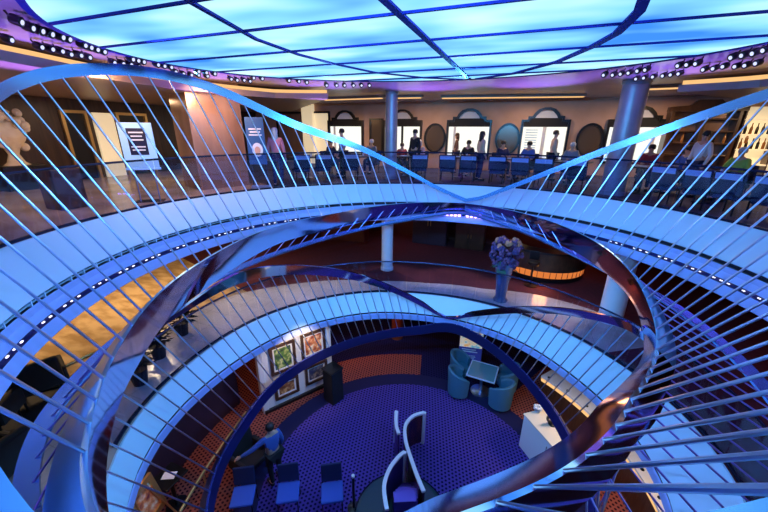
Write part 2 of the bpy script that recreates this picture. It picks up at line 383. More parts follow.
# dropped ceiling wings with violet edge and warm cove
def wing(a, b, rin, tag_):
    A_ = angs(a, b, 2.5); rw = lambda t: rect_r(t, *UP)
    struct(MB().sweep([[pol(rin(t), t, 2.55), pol(rw(t), t, 2.55), pol(rw(t), t, 2.70), pol(rin(t), t, 2.70)] for t in corner_angs(UP, a, b, 2.5)], True, False, True).build('ceiling', 'drop'))
    MB_ = MB().sweep([[pol(rin(t)+.14, t, 2.71), pol(rin(t)+.22, t, 2.71), pol(rin(t)+.22, t, 2.80), pol(rin(t)+.14, t, 2.80)] for t in A_], True, False, True)
    tag(MB_.build('cove_light', 'gold'), tag_, 'light')
wing(43, 135, lerp_tab([(43, 6.3), (55, 7.0), (80, 6.6), (105, 6.2), (135, 6.2)]), 'warm glowing cove strip curving over the left dropped ceiling edge')
wing(-118, -41, lerp_tab([(-118, 6.6), (-90, 7.0), (-50, 7.6), (-41, 7.1)]), 'warm glowing cove strip curving over the right dropped ceiling edge')
def cove_bar(p, q, lab):
    p = Vector(p); q = Vector(q); m_ = (p+q)/2; L_ = (q-p).length; a = math.atan2(q.y-p.y, q.x-p.x)
    t = thing('cove_light', lab, 'light', (m_.x, m_.y, 2.885), a)
    MB().rbox((0, 0, -.035), (L_, .34, .07), .01).build('housing', 'drop', t)
    MB().rbox((0, -.05, -.085), (L_-.1, .16, .03), .01).build('diffuser', 'gold', t)
cove_bar((-6.4, 8.0, 0), (-3.75, 7.85, 0), 'straight warm ceiling cove light left of the far silver column')
cove_bar((-3.3, 8.0, 0), (-2.3, 8.1, 0), 'short warm ceiling cove light just right of the far silver column')
cove_bar((-1.7, 8.5, 0), (3.2, 9.3, 0), 'long straight warm ceiling cove light above the middle windows')
cove_bar((4.2, 7.4, 0), (5.6, 7.2, 0), 'short warm ceiling cove light right of the leaning-looking right column')
# walls
def wallbox(name, x0, x1, y0, y1, z0, z1, m): return struct(MB().box(((x0+x1)/2, (y0+y1)/2, (z0+z1)/2), (x1-x0, y1-y0, z1-z0)).build(name, m))
wallbox('wall_back', UP[0], UP[1], 11.0, 11.2, -.1, 3, 'wall_peach')
wallbox('wall_left', UP[0]-.2, UP[0], UP[2], UP[3], -.1, 3, 'wall_dark')
wallbox('wall_right', UP[1], UP[1]+.2, UP[2], UP[3], -.1, 3, 'wall_peach')
wallbox('wall_near', UP[0], UP[1], UP[2]-.2, UP[2], -.1, 3, 'wall_dark')
wallbox('wall_back', MID[0], MID[1], MID[3], MID[3]+.2, ZM-.1, -.3, 'wall_red')
wallbox('wall_left', MID[0]-.2, MID[0], MID[2], MID[3], ZM-.1, -.3, 'wall_dark')
wallbox('wall_right', MID[1], MID[1]+.2, MID[2], MID[3], ZM-.1, -.3, 'wall_red')
wallbox('wall_near', MID[0], MID[1], MID[2]-.2, MID[2], ZM-.1, -.3, 'wall_red')
wallbox('wall_back', LOW[0], LOW[1], LOW[3], LOW[3]+.2, ZL-.1, ZM-.25, 'wall_low')
wallbox('wall_left', LOW[0]-.2, LOW[0], LOW[2], LOW[3], ZL-.1, ZM-.25, 'wall_low')
wallbox('wall_right', LOW[1], LOW[1]+.2, LOW[2], LOW[3], ZL-.1, ZM-.25, 'wall_low')
wallbox('wall_near', LOW[0], LOW[1], LOW[2]-.2, LOW[2], ZL-.1, ZM-.25, 'wall_low')
# ------------------------------------------------------------ the two steel sculptures
S_ = lambda t: smooth_tab(t, False, 6)
# inner ribbon ridge: radius and height by bearing
rU = S_([(-180, 4.95), (-172, 4.6), (-165, 4.12), (-154, 3.85), (-138, 3.57), (-120, 3.35), (-103, 3.45), (-90, 3.65), (-76, 3.88), (-60, 4.35), (-45, 4.75), (-28, 5.02), (0, 5.15), (28, 5.05), (50, 4.85), (75, 4.6), (100, 4.42), (134, 4.42), (154, 4.6), (170, 4.85), (180, 4.95)])
zU = S_([(-180, -.75), (-165, -.92), (-154, -.97), (-138, -1.05), (-120, -1.15), (-103, -1.2), (-90, -1.22), (-78, -1.12), (-66, -1.05), (-55, -.91), (-45, -.77), (-31, -.61), (-16, -.48), (0, -.42), (14, -.45), (28, -.54), (48, -.70), (63, -.73), (77, -.77), (89, -.86), (101, -.91), (121, -.98), (147, -1.0), (162, -.84), (172, -.74), (180, -.72)])
zW = S_([(-180, -1.0), (-154, -1.22), (-120, -1.42), (-90, -1.55), (-75, -1.6), (-62, -1.52), (-51, -1.42), (-40, -1.26), (-32, -1.11), (-21, -.92), (0, -.70), (14, -.82), (28, -.98), (48, -1.20), (69, -1.26), (82, -1.42), (97, -1.55), (115, -1.46), (128, -1.42), (140, -1.38), (155, -1.34), (170, -1.26), (180, -1.2)])
oW = S_([(-180, -.3), (-150, -.36), (-110, -.25), (-90, -.12), (-70, .04), (-55, .09), (80, .09), (97, .05), (115, -.06), (130, -.11), (145, -.08), (155, -.04), (170, -.05), (180, -.1)])
rW = lambda t: rU(t) + oW(t)
zV = S_([(-180, -1.05), (-154, -1.3), (-140, -1.38), (-108, -1.42), (-90, -1.42), (-76, -1.34), (-60, -1.12), (-30, -.72), (0, -.52), (30, -.64), (60, -.84), (90, -1.06), (120, -1.22), (142, -1.27), (155, -1.18), (180, -1.05)])
oV = S_([(-180, .3), (-160, .17), (-140, .14), (-108, .2), (-87, .29), (-76, .32), (-60, .2), (-30, .1), (0, .05), (60, .15), (90, .25), (130, .31), (160, .33), (180, .3)])
rV = lambda t: rU(t) + oV(t)
rO = S_([(-180, 5.1), (-150, 5.1), (-120, 5.5), (-90, 5.6), (-50, 5.6), (-20, 5.35), (0, 5.2), (20, 5.35), (50, 5.6), (90, 5.6), (120, 5.5), (150, 5.1), (180, 5.1)])
zO = lerp_tab([(-180, .0), (-165, .48), (-157, .72), (-150, .90), (-135, 1.42), (-120, 2.0), (-105, 2.42), (-90, 2.58), (-76, 2.42), (-64, 2.15), (-56, 1.95), (-48, 1.62), (-38, 1.23), (-29, .80), (-19, .32), (-5, -.30), (0, -.40), (5, -.25), (12, .0), (22, .47), (37, 1.15), (54, 1.60), (71, 2.32), (80, 2.55), (90, 2.62), (99, 2.55), (108, 2.40), (116, 2.2), (121, 2.02), (135, 1.35), (150, .6), (165, .08), (172, -.12), (180, -.2)])
_zs = smooth_tab([(t, zO(t)) for t in range(-180, 181, 6)], False, 9)
zO_ = lambda t: zO(t) if abs(t) < 12 else (_zs(t)*(abs(t)-12)/12+zO(t)*(24-abs(t))/12 if abs(t) < 24 else _zs(t))
hO = lerp_tab([(-180, .2), (-60, .19), (-25, .16), (-3, .11), (3, .11), (25, .15), (54, .22), (120, .17), (180, .2)])
rK = S_([(-180, 5.0), (-90, 5.0), (-50, 4.95), (-20, 5.03), (0, 5.1), (20, 5.03), (50, 4.95), (90, 4.95), (140, 5.13), (180, 5.0)])
zK = S_([(-180, -1.1), (-150, -1.45), (-120, -1.7), (-92, -1.8), (-73, -1.62), (-64, -1.52), (-49, -1.48), (-33, -1.28), (-21, -1.06), (-13, -.93), (0, -.72), (6, -.78), (19, -1.03), (28, -1.17), (48, -1.45), (63, -1.61), (80, -1.72), (105, -1.78), (132, -1.66), (147, -1.46), (165, -1.2), (180, -1.1)])

def band(name, m, secf, parent, a=-180, b=180, st=2.0):
    A_ = angs(a, b, st)
    return MB().sweep([secf(t) for t in A_], True, False, True).build(name, m, parent, smooth=True)
hs = thing('harp_sculpture', 'large looping polished steel sculpture strung with rods, ringing the void below the bright ceiling', 'sculpture', (0, 0, -1))
hs.location = (0, 0, 0)
for a, b in ((0, 180), (-180, 0)):
    def sec_o(t):
        al = R(70)*max(0, min(1, (abs(t)-122)/28)); ca, sa = math.cos(al), math.sin(al); h = hO(t)
        return [pol(rO(t)+x*ca+y*sa, t, zO_(t)-x*sa+y*ca) for x, y in ((-.02, 0), (-.01, h), (.05, h-.02), (.07, .01))]
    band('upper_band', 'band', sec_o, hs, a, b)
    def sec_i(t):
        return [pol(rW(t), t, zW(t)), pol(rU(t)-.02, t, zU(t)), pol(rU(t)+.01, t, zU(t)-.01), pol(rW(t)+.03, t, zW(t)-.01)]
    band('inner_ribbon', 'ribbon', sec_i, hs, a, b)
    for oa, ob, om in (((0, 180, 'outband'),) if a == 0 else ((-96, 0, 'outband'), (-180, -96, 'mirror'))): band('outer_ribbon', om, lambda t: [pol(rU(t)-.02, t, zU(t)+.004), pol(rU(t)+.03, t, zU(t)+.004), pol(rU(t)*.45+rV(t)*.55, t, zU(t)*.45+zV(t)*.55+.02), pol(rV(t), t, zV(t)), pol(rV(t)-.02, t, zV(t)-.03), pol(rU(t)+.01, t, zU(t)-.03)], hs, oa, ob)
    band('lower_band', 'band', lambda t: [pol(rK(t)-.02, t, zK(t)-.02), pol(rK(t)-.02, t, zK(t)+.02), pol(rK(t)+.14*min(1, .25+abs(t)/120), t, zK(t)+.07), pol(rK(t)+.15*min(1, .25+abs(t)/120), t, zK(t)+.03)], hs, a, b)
def twist(t): return t - 10*math.sin(R(t))
t = 6.0; rods = []
while t < 164:
    for s in (1, -1): rods.append(t*s)
    t += 4.5
for t in rods:
    u = twist(t)
    MB().tube([pol(rO(t)+.0, t, zO_(t)+.03), pol(rU(u), u, zU(u)-.005)], .0155, 8).build('rod', 'steel', hs, smooth=True)
for t in rods:
    if 10 < abs(t) < 166:
        u = twist(t)
        MB().tube([pol(rV(u)-.05, u, zV(u)-.005), pol(rK(t)+.03, t, zK(t)+.02)], .011, 6).build('lower_rod', 'slat', hs, smooth=True)

# smaller one around the middle deck opening
rO5 = S_([(-180, 4.4), (-165, 3.8), (-153, 3.38), (-137, 3.25), (-119, 3.36), (-101, 3.64), (-84, 3.95), (-70, 3.95), (-50, 3.66), (-20, 3.35), (0, 3.25), (20, 3.35), (50, 3.70), (90, 4.15), (107, 4.35), (118, 4.55), (125, 4.7), (135, 4.86), (145, 4.92), (155, 4.9), (165, 4.8), (180, 4.4)])
_zo5 = [(-180, -2.6), (-165, -2.3), (-153, -2.1), (-137, -1.98), (-119, -1.9), (-101, -1.82), (-84, -1.76), (-73, -1.76), (-62, -1.97), (-47, -2.30), (-31, -2.72), (-21, -2.98), (-6, -3.35), (0, -3.42), (6, -3.32), (14, -3.12), (23, -2.88), (45, -2.35), (55, -2.16), (70, -1.88), (79, -1.74), (89, -1.64), (98, -1.62), (107, -1.64), (118, -1.62), (125, -1.63), (135, -1.68), (145, -1.82), (155, -2.1), (165, -2.5), (180, -2.6)]
_z5s, _z5l = smooth_tab(_zo5, False, 6), lerp_tab(_zo5)
zO5 = lambda t: _z5l(t) if abs(t) < 10 else _z5s(t)
hO5 = lerp_tab([(-180, .1), (-90, .1), (-70, .16), (-30, .18), (-12, .16), (-5, .07), (5, .07), (12, .16), (55, .25), (90, .27), (112, .1), (180, .15)])
rI5 = S_([(-180, 4.1), (-150, 3.85), (-120, 3.5), (-75, 3.22), (-40, 3.22), (0, 3.2), (40, 3.3), (75, 3.38), (110, 3.55), (140, 3.9), (180, 4.1)])
zI5 = S_([(-180, -3.75), (-150, -4.0), (-120, -4.2), (-73, -4.24), (-54, -4.12), (-39, -3.93), (-28, -3.74), (-9, -3.5), (0, -3.5), (13, -3.78), (39, -4.0), (60, -4.10), (94, -4.10), (113, -4.14), (142, -4.0), (180, -3.75)])
hl = thing('harp_sculpture', 'smaller looping polished steel sculpture strung with rods, ringing the middle deck opening above the carpet', 'sculpture')
for a, b in ((0, 180), (-180, 0)):
    band('upper_band', 'mirror', lambda t: [pol(rO5(t)-.02, t, zO5(t)), pol(rO5(t)-.04, t, zO5(t)+hO5(t)), pol(rO5(t)+.02, t, zO5(t)+hO5(t)+.01), pol(rO5(t)+.09, t, zO5(t)+.02)], hl, a, b)
    band('inner_ribbon', 'navyband', lambda t: [pol(rI5(t)-.06, t, zI5(t)-.26), pol(rI5(t)-.02, t, zI5(t)), pol(rI5(t)+.02, t, zI5(t)), pol(rI5(t)+.16, t, zI5(t)-.16), pol(rI5(t)-.03, t, zI5(t)-.29)], hl, a, b)
t = 7.0; rods = []
while t < 160:
    for s in (1, -1): rods.append(t*s)
    t += 4.5
for t in rods:
    u = twist(t)
    MB().tube([pol(rO5(t), t, zO5(t)+.02), pol(rI5(u), u, zI5(u)-.005)], .013, 8).build('rod', 'steel', hl, smooth=True)

# glass balustrades
def balustrade(lab, rf, z0, h, a, b, st, off, name='glass_balustrade'):
    t0 = thing(name, lab, 'balustrade', (0, 0, z0))
    n = int((b-a)/st)
    for i in range(n):
        p, q = a+i*st+.12, a+(i+1)*st-.12
        MB().sweep([[pol(rf(t)+off, t, .02), pol(rf(t)+off, t, h), pol(rf(t)+off+.015, t, h), pol(rf(t)+off+.015, t, .02)] for t in (p, (p+q)/2, q)], True, False, True).build('glass_panel', 'glass', t0)
    MB().tube([pol(rf(t)+off+.007, t, h+.02) for t in angs(a, b, 3)], .022, 8).build('handrail', 'rail', t0, smooth=True)
    MB().sweep([[pol(rf(t)+off-.02, t, .014), pol(rf(t)+off-.02, t, .05), pol(rf(t)+off+.035, t, .05), pol(rf(t)+off+.035, t, .014)] for t in angs(a, b, 3)], True, False, True).build('base_rail', 'rail', t0)
balustrade('clear glass balustrade with dark handrail along the upper balcony edge', rA, 0, .98, -140, 140, 10, .07)
balustrade('clear glass balustrade with dark handrail along the middle deck edge', rM, ZM, .98, -120, 130, 10, .08)
# ------------------------------------------------------------ people
def skin_mesh(nodes_, edges, sub=1):
    me = bpy.data.meshes.new('t'); names = list(nodes_); idx = {n: i for i, n in enumerate(names)}
    me.from_pydata([nodes_[n][0] for n in names], [(idx[a], idx[b]) for a, b in edges], [])
    o = bpy.data.objects.new('t', me); COL.objects.link(o)
    md = o.modifiers.new('s', 'SKIN'); md.use_smooth_shade = True
    if not me.skin_vertices: me.attributes.new
    lay = me.skin_vertices[0].data
    for i, n in enumerate(names):
        r = nodes_[n][1]; lay[i].radius = r if isinstance(r, tuple) else (r, r); lay[i].use_root = (i == 0)
    s = o.modifiers.new('u', 'SUBSURF'); s.levels = sub; s.render_levels = sub
    dg = bpy.context.evaluated_depsgraph_get(); dg.update()
    m2 = bpy.data.meshes.new_from_object(o.evaluated_get(dg))
    bpy.data.objects.remove(o); bpy.data.meshes.remove(me)
    vs = [tuple(v.co) for v in m2.vertices]; fs = [tuple(p.vertices) for p in m2.polygons]; bpy.data.meshes.remove(m2)
    return vs, fs
def lr(d):
    out = {}
    for k, (p, r) in d.items():
        if k[0] == '_':
            out['l'+k] = (Vector((-p[0], p[1], p[2])), r); out['r'+k] = (Vector(p), r)
        else: out[k] = (Vector(p), r)
    return out
STAND = {'pelvis': ((0, 0, .93), (.15, .11)), 'spine': ((0, .01, 1.1), (.135, .10)), 'chest': ((0, 0, 1.30), (.16, .115)), 'neck': ((0, .0, 1.45), .052), 'jaw': ((0, .025, 1.52), .062), 'head': ((0, .015, 1.60), .083), 'crown': ((0, .0, 1.66), .066),
    '_sh': ((.17, 0, 1.38), .058), '_el': ((.24, -.02, 1.10), .042), '_wr': ((.235, .09, .86), .029), '_hip': ((.095, 0, .88), .088), '_kn': ((.105, .02, .49), .058), '_an': ((.11, -.03, .08), .038), '_toe': ((.125, .13, .035), .032)}
SIT = {'pelvis': ((0, 0, .56), (.16, .13)), 'spine': ((0, .01, .74), (.14, .11)), 'chest': ((0, .02, .93), (.165, .12)), 'neck': ((0, .03, 1.08), .052), 'jaw': ((0, .06, 1.14), .062), 'head': ((0, .045, 1.22), .083), 'crown': ((0, .03, 1.28), .066),
    '_sh': ((.17, .02, 1.01), .058), '_el': ((.25, .12, .76), .042), '_wr': ((.15, .33, .78), .029), '_hip': ((.095, .04, .54), .09), '_kn': ((.12, .42, .52), .06), '_an': ((.12, .40, .09), .038), '_toe': ((.13, .55, .035), .032)}
EDG = [('pelvis', 'spine'), ('spine', 'chest'), ('chest', 'neck'), ('neck', 'jaw'), ('jaw', 'head'), ('head', 'crown')]
for s_ in 'lr':
    EDG += [('chest', s_+'_sh'), (s_+'_sh', s_+'_el'), (s_+'_el', s_+'_wr'), ('pelvis', s_+'_hip'), (s_+'_hip', s_+'_kn'), (s_+'_kn', s_+'_an'), (s_+'_an', s_+'_toe')]
PEOPLE = {}
def person(loc, rz, pose, shirt, legs, hair, label, long_hair=False, sleeves=True, over=None, sc=1.0, skirt=False):
    D = lr(SIT if pose == 'sit' else STAND)
    if over:
        for k, p in over.items(): D[k] = (Vector(p), D[k][1])
    t = thing('person', label, 'person', loc, rz, None); t.scale = (sc, sc, sc)
    vs, fs = skin_mesh(D, EDG)
    mb = MB(); mb.add(vs, fs)
    H = D['head'][0]
    mb.ball(H+Vector((0, .083, -.025)), .016, 6, (.8, 1.2, 1.3))                       # nose
    mb.ball(H+Vector((0, .068, -.072)), .012, 5, (1.8, .8, .6))                         # mouth
    for s in (-1, 1): mb.ball(H+Vector((s*.082, -.005, -.015)), .02, 6, (.5, .8, 1.3))   # ears
    for s, k in ((-1, 'l'), (1, 'r')):
        w = D[k+'_wr'][0]; d = (w - D[k+'_el'][0]).normalized(); side = d.cross(Vector((0, 0, 1)))
        side = side.normalized() if side.length > .1 else Vector((0, 1, 0)); nrm = side.cross(d)
        mb.tube([w-d*.02, w+d*.03, w+d*.085], .03, 6, True, [.024, .034, .034])
        for q, (off, ln) in enumerate(((-.027, .055), (-.009, .068), (.009, .064), (.027, .050))):
            a = w+d*.078+side*off; mb.tube([a, a+d*ln*.6, a+d*ln*.95-nrm*.018], .008, 5, True, [.0095, .009, .006])
        a = w+d*.03+side*(.03*-s); mb.tube([a, a+d*.03+side*(-s*.026), a+d*.06+side*(-s*.03)], .009, 5, True, [.011, .01, .007])
    mb.build('body', 'skin', t, smooth=True)
    for s in (-1, 1): MB().ball(H+Vector((s*.03, .072, .008)), .0095, 5).build('eye', 'eye', t)
    hb = MB(); hb.lathe([(.02, .098), (.06, .088), (.086, .055), (.094, .01), (.09, -.03), (.074, -.05)], H+Vector((0, -.018, .012)), 14, 1, 1.02)
    if long_hair: hb.lathe([(.075, .06), (.098, 0), (.10, -.10), (.095, -.20), (.05, -.26)], H+Vector((0, -.045, 0)), 12, 1, .72)
    hb.build('hair', hair, t, smooth=True)
    def shell(keys, edges, k, name, m):
        dd = {}
        for q in keys:
            p, r = D[q]; dd[q] = (p, tuple(x*k+.006 for x in r) if isinstance(r, tuple) else r*k+.006)
        v2, f2 = skin_mesh(dd, edges); b2 = MB(); b2.add(v2, f2); return b2.build(name, m, t, smooth=True)
    ks = ['pelvis', 'spine', 'chest', 'l_sh', 'l_el', 'r_sh', 'r_el']; es = [('pelvis', 'spine'), ('spine', 'chest')] + [('chest', s+'_sh') for s in 'lr'] + [(s+'_sh', s+'_el') for s in 'lr']
    if sleeves:
        ks += ['l_wr', 'r_wr']; es += [(s+'_el', s+'_wr') for s in 'lr']
    shell(ks, es, 1.10, 'shirt', shirt)
    ks = ['pelvis']; es = []
    for s in 'lr': ks += [s+'_hip', s+'_kn', s+'_an']; es += [('pelvis', s+'_hip'), (s+'_hip', s+'_kn'), (s+'_kn', s+'_an')]
    shell(ks, es, 1.13, 'trousers', legs)
    for s in 'lr':
        a = D[s+'_an'][0]; q = D[s+'_toe'][0]
        MB().rbox(((a.x+q.x)/2, (a.y+q.y)/2+.01, .04), (.085, .25, .075), .03).build('shoe', 'blackm', t, smooth=True)
    return t

# ------------------------------------------------------------ upper deck: columns, windows, mirrors
def column(lab, x, y, r, z0, z1, m, flare=True):
    t = thing('column', lab, 'column', (x, y, z0)); h = z1-z0
    MB().lathe([(r, .12), (r, h-.10)], n=28).build('shaft', m, t, smooth=True)
    MB().lathe([(r*1.12, 0), (r*1.12, .10), (r, .12)], n=28).build('base', m, t, smooth=True)
    MB().lathe([(r, h-.10), (r*1.10, h-.06), (r*1.10, h)], n=28).build('collar', m, t, smooth=True)
    return t
column('slim silver column on the upper deck, left of the two, before the framed windows', -2.95, 6.55, .21, 0, 2.885, 'column')
column('stout silver column on the upper deck right of the third round mirror', 3.93, 5.95, .30, 0, 2.885, 'column')
MY = Matrix(((1, 0, 0, 0), (0, 0, -1, 0), (0, 1, 0, 0), (0, 0, 0, 1)))     # local xy -> world xz, extrusion towards the viewer
def win_shape(w, zb, zs, zt, k=0):
    h = [(-w+k, zb+k), (-w+k, zs-k), (-w*.74+k, zs-k), (-w*.74+k, zs+.13-k), (-w*.56+k, zs+.13-k), (-w*.5+k, zs+.24-k), (-w*.34+k, zt-.07-k), (-w*.12, zt-k)]
    return h + [(-x, z) for x, z in reversed(h)]
wl = ['leftmost tall ornate black framed window, beside the narrow framed mirror', 'ornate black framed window half hidden by the slim silver column', 'middle ornate black framed window with two people before it', 'ornate black framed window between the second and third oval mirrors', 'rightmost ornate black framed window behind the stout column']
for i, (x, w) in enumerate(((-7.0, .98), (-4.0, .95), (-.93, .97), (2.14, .92), (5.33, .98))):
    t = thing('window_%d' % (i+1), wl[i], 'window', (x, 10.985, 0)); t['kind'] = 'structure'
    MB().frame(win_shape(w, .48, 2.12, 2.58), win_shape(w, .48, 2.12, 2.58, .085), MY, .12).build('frame', 'black', t)
    MB().prism([(-w+.1, .58), (w-.1, .58), (w-.1, 1.98), (-w+.1, 1.98)], MY, .03).build('pane', 'window', t)
    MB().prism([(-w+.09, 1.84), (w-.09, 1.84), (w-.09, 2.06), (w*.70, 2.06), (w*.70, 2.18), (-w*.70, 2.18), (-w*.70, 2.06), (-w+.09, 2.06)], MY, .07).build('valance', 'blackm', t)
    fr_ = [c for c in t.children if c.name.startswith('frame')][0]
    MB().prism([(-w*.66, 2.16), (w*.66, 2.16), (w*.45, 2.3), (w*.28, 2.42), (0, 2.46), (-w*.28, 2.42), (-w*.45, 2.3)], MY, .05).build('crest', 'white', fr_)
    for dx in ((-.62,) if i in (2, 0) else (.62,) if i == 4 else (0.0,)):
        MB().box((w*dx, -.045, 1.22), (.10 if i != 3 else .13, .05, 1.28)).build('mullion', 'white' if i != 1 else 'blackm', t)
    if i in (3, 4):
        for k in range(11): MB().box((-w*.52, -.035, .72+k*.10), (w*.5, .012, .03)).build('slat', 'pale_fab', t)
for i, x in enumerate((-2.43, .74, 3.85)):
    t = thing('oval_mirror', ['leftmost', 'middle', 'rightmost'][i]+' of the three black framed oval mirrors on the peach wall', 'mirror', (x, 10.99, 1.35), 0, 'oval mirrors between the windows')
    o_ = [(.50*math.cos(2*PI*k/40), .64*math.sin(2*PI*k/40)) for k in range(40)]; n_ = [(a*.84, b*.87) for a, b in o_]
    MB().frame(o_, n_, MY, .09).build('frame', 'black', t, smooth=False)
    MB().prism([(a*.86, b*.89) for a, b in o_], MY, .025).build('mirror_glass', 'mirror_brown', t)
def framed(name, lab, cat, p, q, z0, z1, y, inner, fr=.07, m='black', kind=None):
    x0 = on_y(p, 130, y).x; x1 = on_y(q, 130, y).x; t = thing(name, lab, cat, ((x0+x1)/2, y-.01, 0)); h = (x1-x0)/2
    if kind: t['kind'] = kind
    o_ = [(-h, z0), (-h, z1), (h, z1), (h, z0)]; i_ = [(-h+fr, z0+fr), (-h+fr, z1-fr), (h-fr, z1-fr), (h-fr, z0+fr)]
    MB().frame(o_, i_, MY, .09).build('frame', m, t)
    MB().prism(i_, MY, .03).build('panel', inner, t); return t
framed('framed_mirror', 'narrow upright black framed mirror between the leftmost window and the slim column', 'mirror', 370, 383.5, .6, 2.2, 11, 'mirror_brown')
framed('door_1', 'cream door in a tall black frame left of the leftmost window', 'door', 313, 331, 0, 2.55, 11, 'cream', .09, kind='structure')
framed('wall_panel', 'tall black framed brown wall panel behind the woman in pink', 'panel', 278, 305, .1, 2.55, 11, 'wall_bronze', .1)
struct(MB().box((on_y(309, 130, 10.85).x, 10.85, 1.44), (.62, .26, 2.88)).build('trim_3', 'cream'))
# back bar on the right
xb0 = on_y(664, 130, 10.8).x; xb1 = on_y(733, 130, 10.8).x
bc = thing('bar_cabinet', 'dark wooden back bar cabinet with open shelves right of the last window', 'cabinet', ((xb0+xb1)/2, 10.7, 0)); hw = (xb1-xb0)/2
for dx in (-hw+.05, 0, hw-.05): MB().rbox((dx, 0, 1.25), (.10, .5, 2.5), .01).build('upright', 'wood', bc)
for z in (.05, .9, 1.3, 1.7, 2.1): MB().rbox((0, 0, z), (hw*2-.1, .46, .05), .01).build('shelf', 'wood', bc)
MB().box((0, .22, 1.25), (hw*2-.1, .03, 2.4)).build('back_panel', 'wall_bronze', bc)
MB().prism([(-hw-.1, 2.35), (hw+.1, 2.35), (hw+.1, 2.5), (hw*.5, 2.55), (hw*.3, 2.72), (-hw*.3, 2.72), (-hw*.5, 2.55), (-hw-.1, 2.5)], Matrix.Translation((0, -.05, 0)) @ MY, .25).build('cornice', 'wood', bc)
x0 = on_y(737, 130, 10.8).x
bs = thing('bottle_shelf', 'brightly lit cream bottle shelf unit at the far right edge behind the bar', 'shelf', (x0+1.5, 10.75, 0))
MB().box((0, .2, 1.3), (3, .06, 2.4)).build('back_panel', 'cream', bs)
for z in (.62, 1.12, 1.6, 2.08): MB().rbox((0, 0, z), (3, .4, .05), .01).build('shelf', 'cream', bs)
for dx in (-1.48, -.5, .5, 1.48): MB().rbox((dx, 0, 1.3), (.05, .4, 2.5), .01).build('upright', 'wood', bs)
MT['bottle'] = mat('dark_bottle', (.03, .02, .01), .1); MT['bottle_amber'] = mat('amber_bottle', (.35, .14, .03), .1)
def bottle_at(x, y, z, m, lab, g):
    o = MB().lathe([(.001, 0), (.04, 0), (.042, .02), (.042, .19), (.018, .25), (.015, .32), (.018, .325), (.018, .35), (.001, .35)], n=10, caps=False).build('bottle', m, smooth=True)
    o.location = (x, y, z); return tag(o, lab, 'bottle', g)
for row, z in ((0, 1.145), (1, 1.625)):
    for k in range(9):
        bottle_at(x0+.14+k*.155, 10.62, z+.002, 'bottle' if (k*3+row) % 4 else 'bottle_amber', '%s bottle from the left on the %s lit shelf at far right' % (ORD[k], ('lower', 'upper')[row]), 'bottles on the lit shelf')
for k in range(8):
    bottle_at(xb0+.25+k*.3, 10.6, 1.327, 'bottle_amber' if k % 2 else 'bottle', '%s bottle from the left on the dark back bar cabinet' % ORD[k], 'bottles on the dark cabinet')

# left side: bronze clad block, doorways, lit statue, signs
pB0 = on_d(191, 130, 11.2); pB1 = on_d(243, 130, 11.8)
mid_ = (pB0+pB1)/2; ang_ = math.atan2(pB1.y-pB0.y, pB1.x-pB0.x)
struct(MB().box((0, .6, 1.44), (( (pB1-pB0).xy.length), 1.2, 2.88)).build('wall_left', 'wall_bronze')); o_ = bpy.data.objects['wall_left.%03d' % 3] if 'wall_left.003' in bpy.data.objects else COL.objects[-1]
o_.location = (mid_.x, mid_.y, 0); o_.rotation_euler.z = ang_
XL = -12.48
def on_left(u, v): return on_x(u, v, XL)
def left_rect(u0, u1, z0, z1): return on_left(u0, 140).y, on_left(u1, 140).y, z0, z1
MXL = lambda y: Matrix(((0, 0, 1, XL), (1, 0, 0, y), (0, 1, 0, 0), (0, 0, 0, 1)))
def left_door(name, u0, u1, lab):
    y0, y1 = sorted((on_left(u0, 140).y, on_left(u1, 140).y)); h = (y1-y0)/2
    t = thing(name, lab, 'door', (XL, (y0+y1)/2, 0)); t['kind'] = 'structure'
    ML = Matrix(((0, 0, 1, 0), (1, 0, 0, 0), (0, 1, 0, 0), (0, 0, 0, 1)))
    MB().frame([(-h, 0), (-h, 2.2), (h, 2.2), (h, 0)], [(-h+.09, .0), (-h+.09, 2.11), (h-.09, 2.11), (h-.09, .0)], ML, .1).build('frame', 'goldtrim', t)
    MB().prism([(-h+.09, .0), (-h+.09, 2.11), (h-.09, 2.11), (h-.09, .0)], ML, .02).build('leaf', 'black', t)
left_door('door_2', 66, 92, 'dark doorway with a gilded frame left of the cream panel')
left_door('door_3', 120, 150, 'dark doorway with a gilded frame behind the blue sign')
y0, y1 = sorted((on_left(97, 140).y, on_left(117, 140).y))
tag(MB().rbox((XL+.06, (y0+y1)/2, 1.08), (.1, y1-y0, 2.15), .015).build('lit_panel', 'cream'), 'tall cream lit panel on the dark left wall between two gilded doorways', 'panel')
ys = on_left(9, 140).y
st = thing('statue', 'pale carved coral-like statue on a black plinth at the far left of the upper deck', 'statue', (XL+.75, on_x(9, 140, XL+.75).y, 0))
MB().rbox((0, 0, .33), (.8, 1.0, .66), .02).build('plinth', 'black', st)
MT['statue'] = noisy('pale_stone', (.80, .66, .46), (.9, .78, .58), 6, .6, bump=.4)
sb = MB(); sb.lathe([(.30, .66), (.20, .74), (.12, .95), (.17, 1.1), (.34, 1.3), (.42, 1.5), (.36, 1.68), (.22, 1.8), (.16, 1.95), (.2, 2.05), (.08, 2.16)], n=16, sx=.7)
rs_ = random.Random(3)
for k in range(26):
    a = rs_.uniform(0, 2*PI); z = rs_.uniform(1.1, 2.05); r = .28+.16*math.sin((z-1.0)*2.6)
    sb.ball((.7*r*math.cos(a), r*math.sin(a), z), rs_.uniform(.07, .13), 6)
sb.build('figure', 'statue', st, smooth=True)
bx_ = on_d(56, 166, 10.2)
tag(MB().rbox((bx_.x, bx_.y, .42), (.55, .55, .84), .03).build('pedestal', 'wood'), 'low square wooden pedestal in front of the dark left wall', 'pedestal')
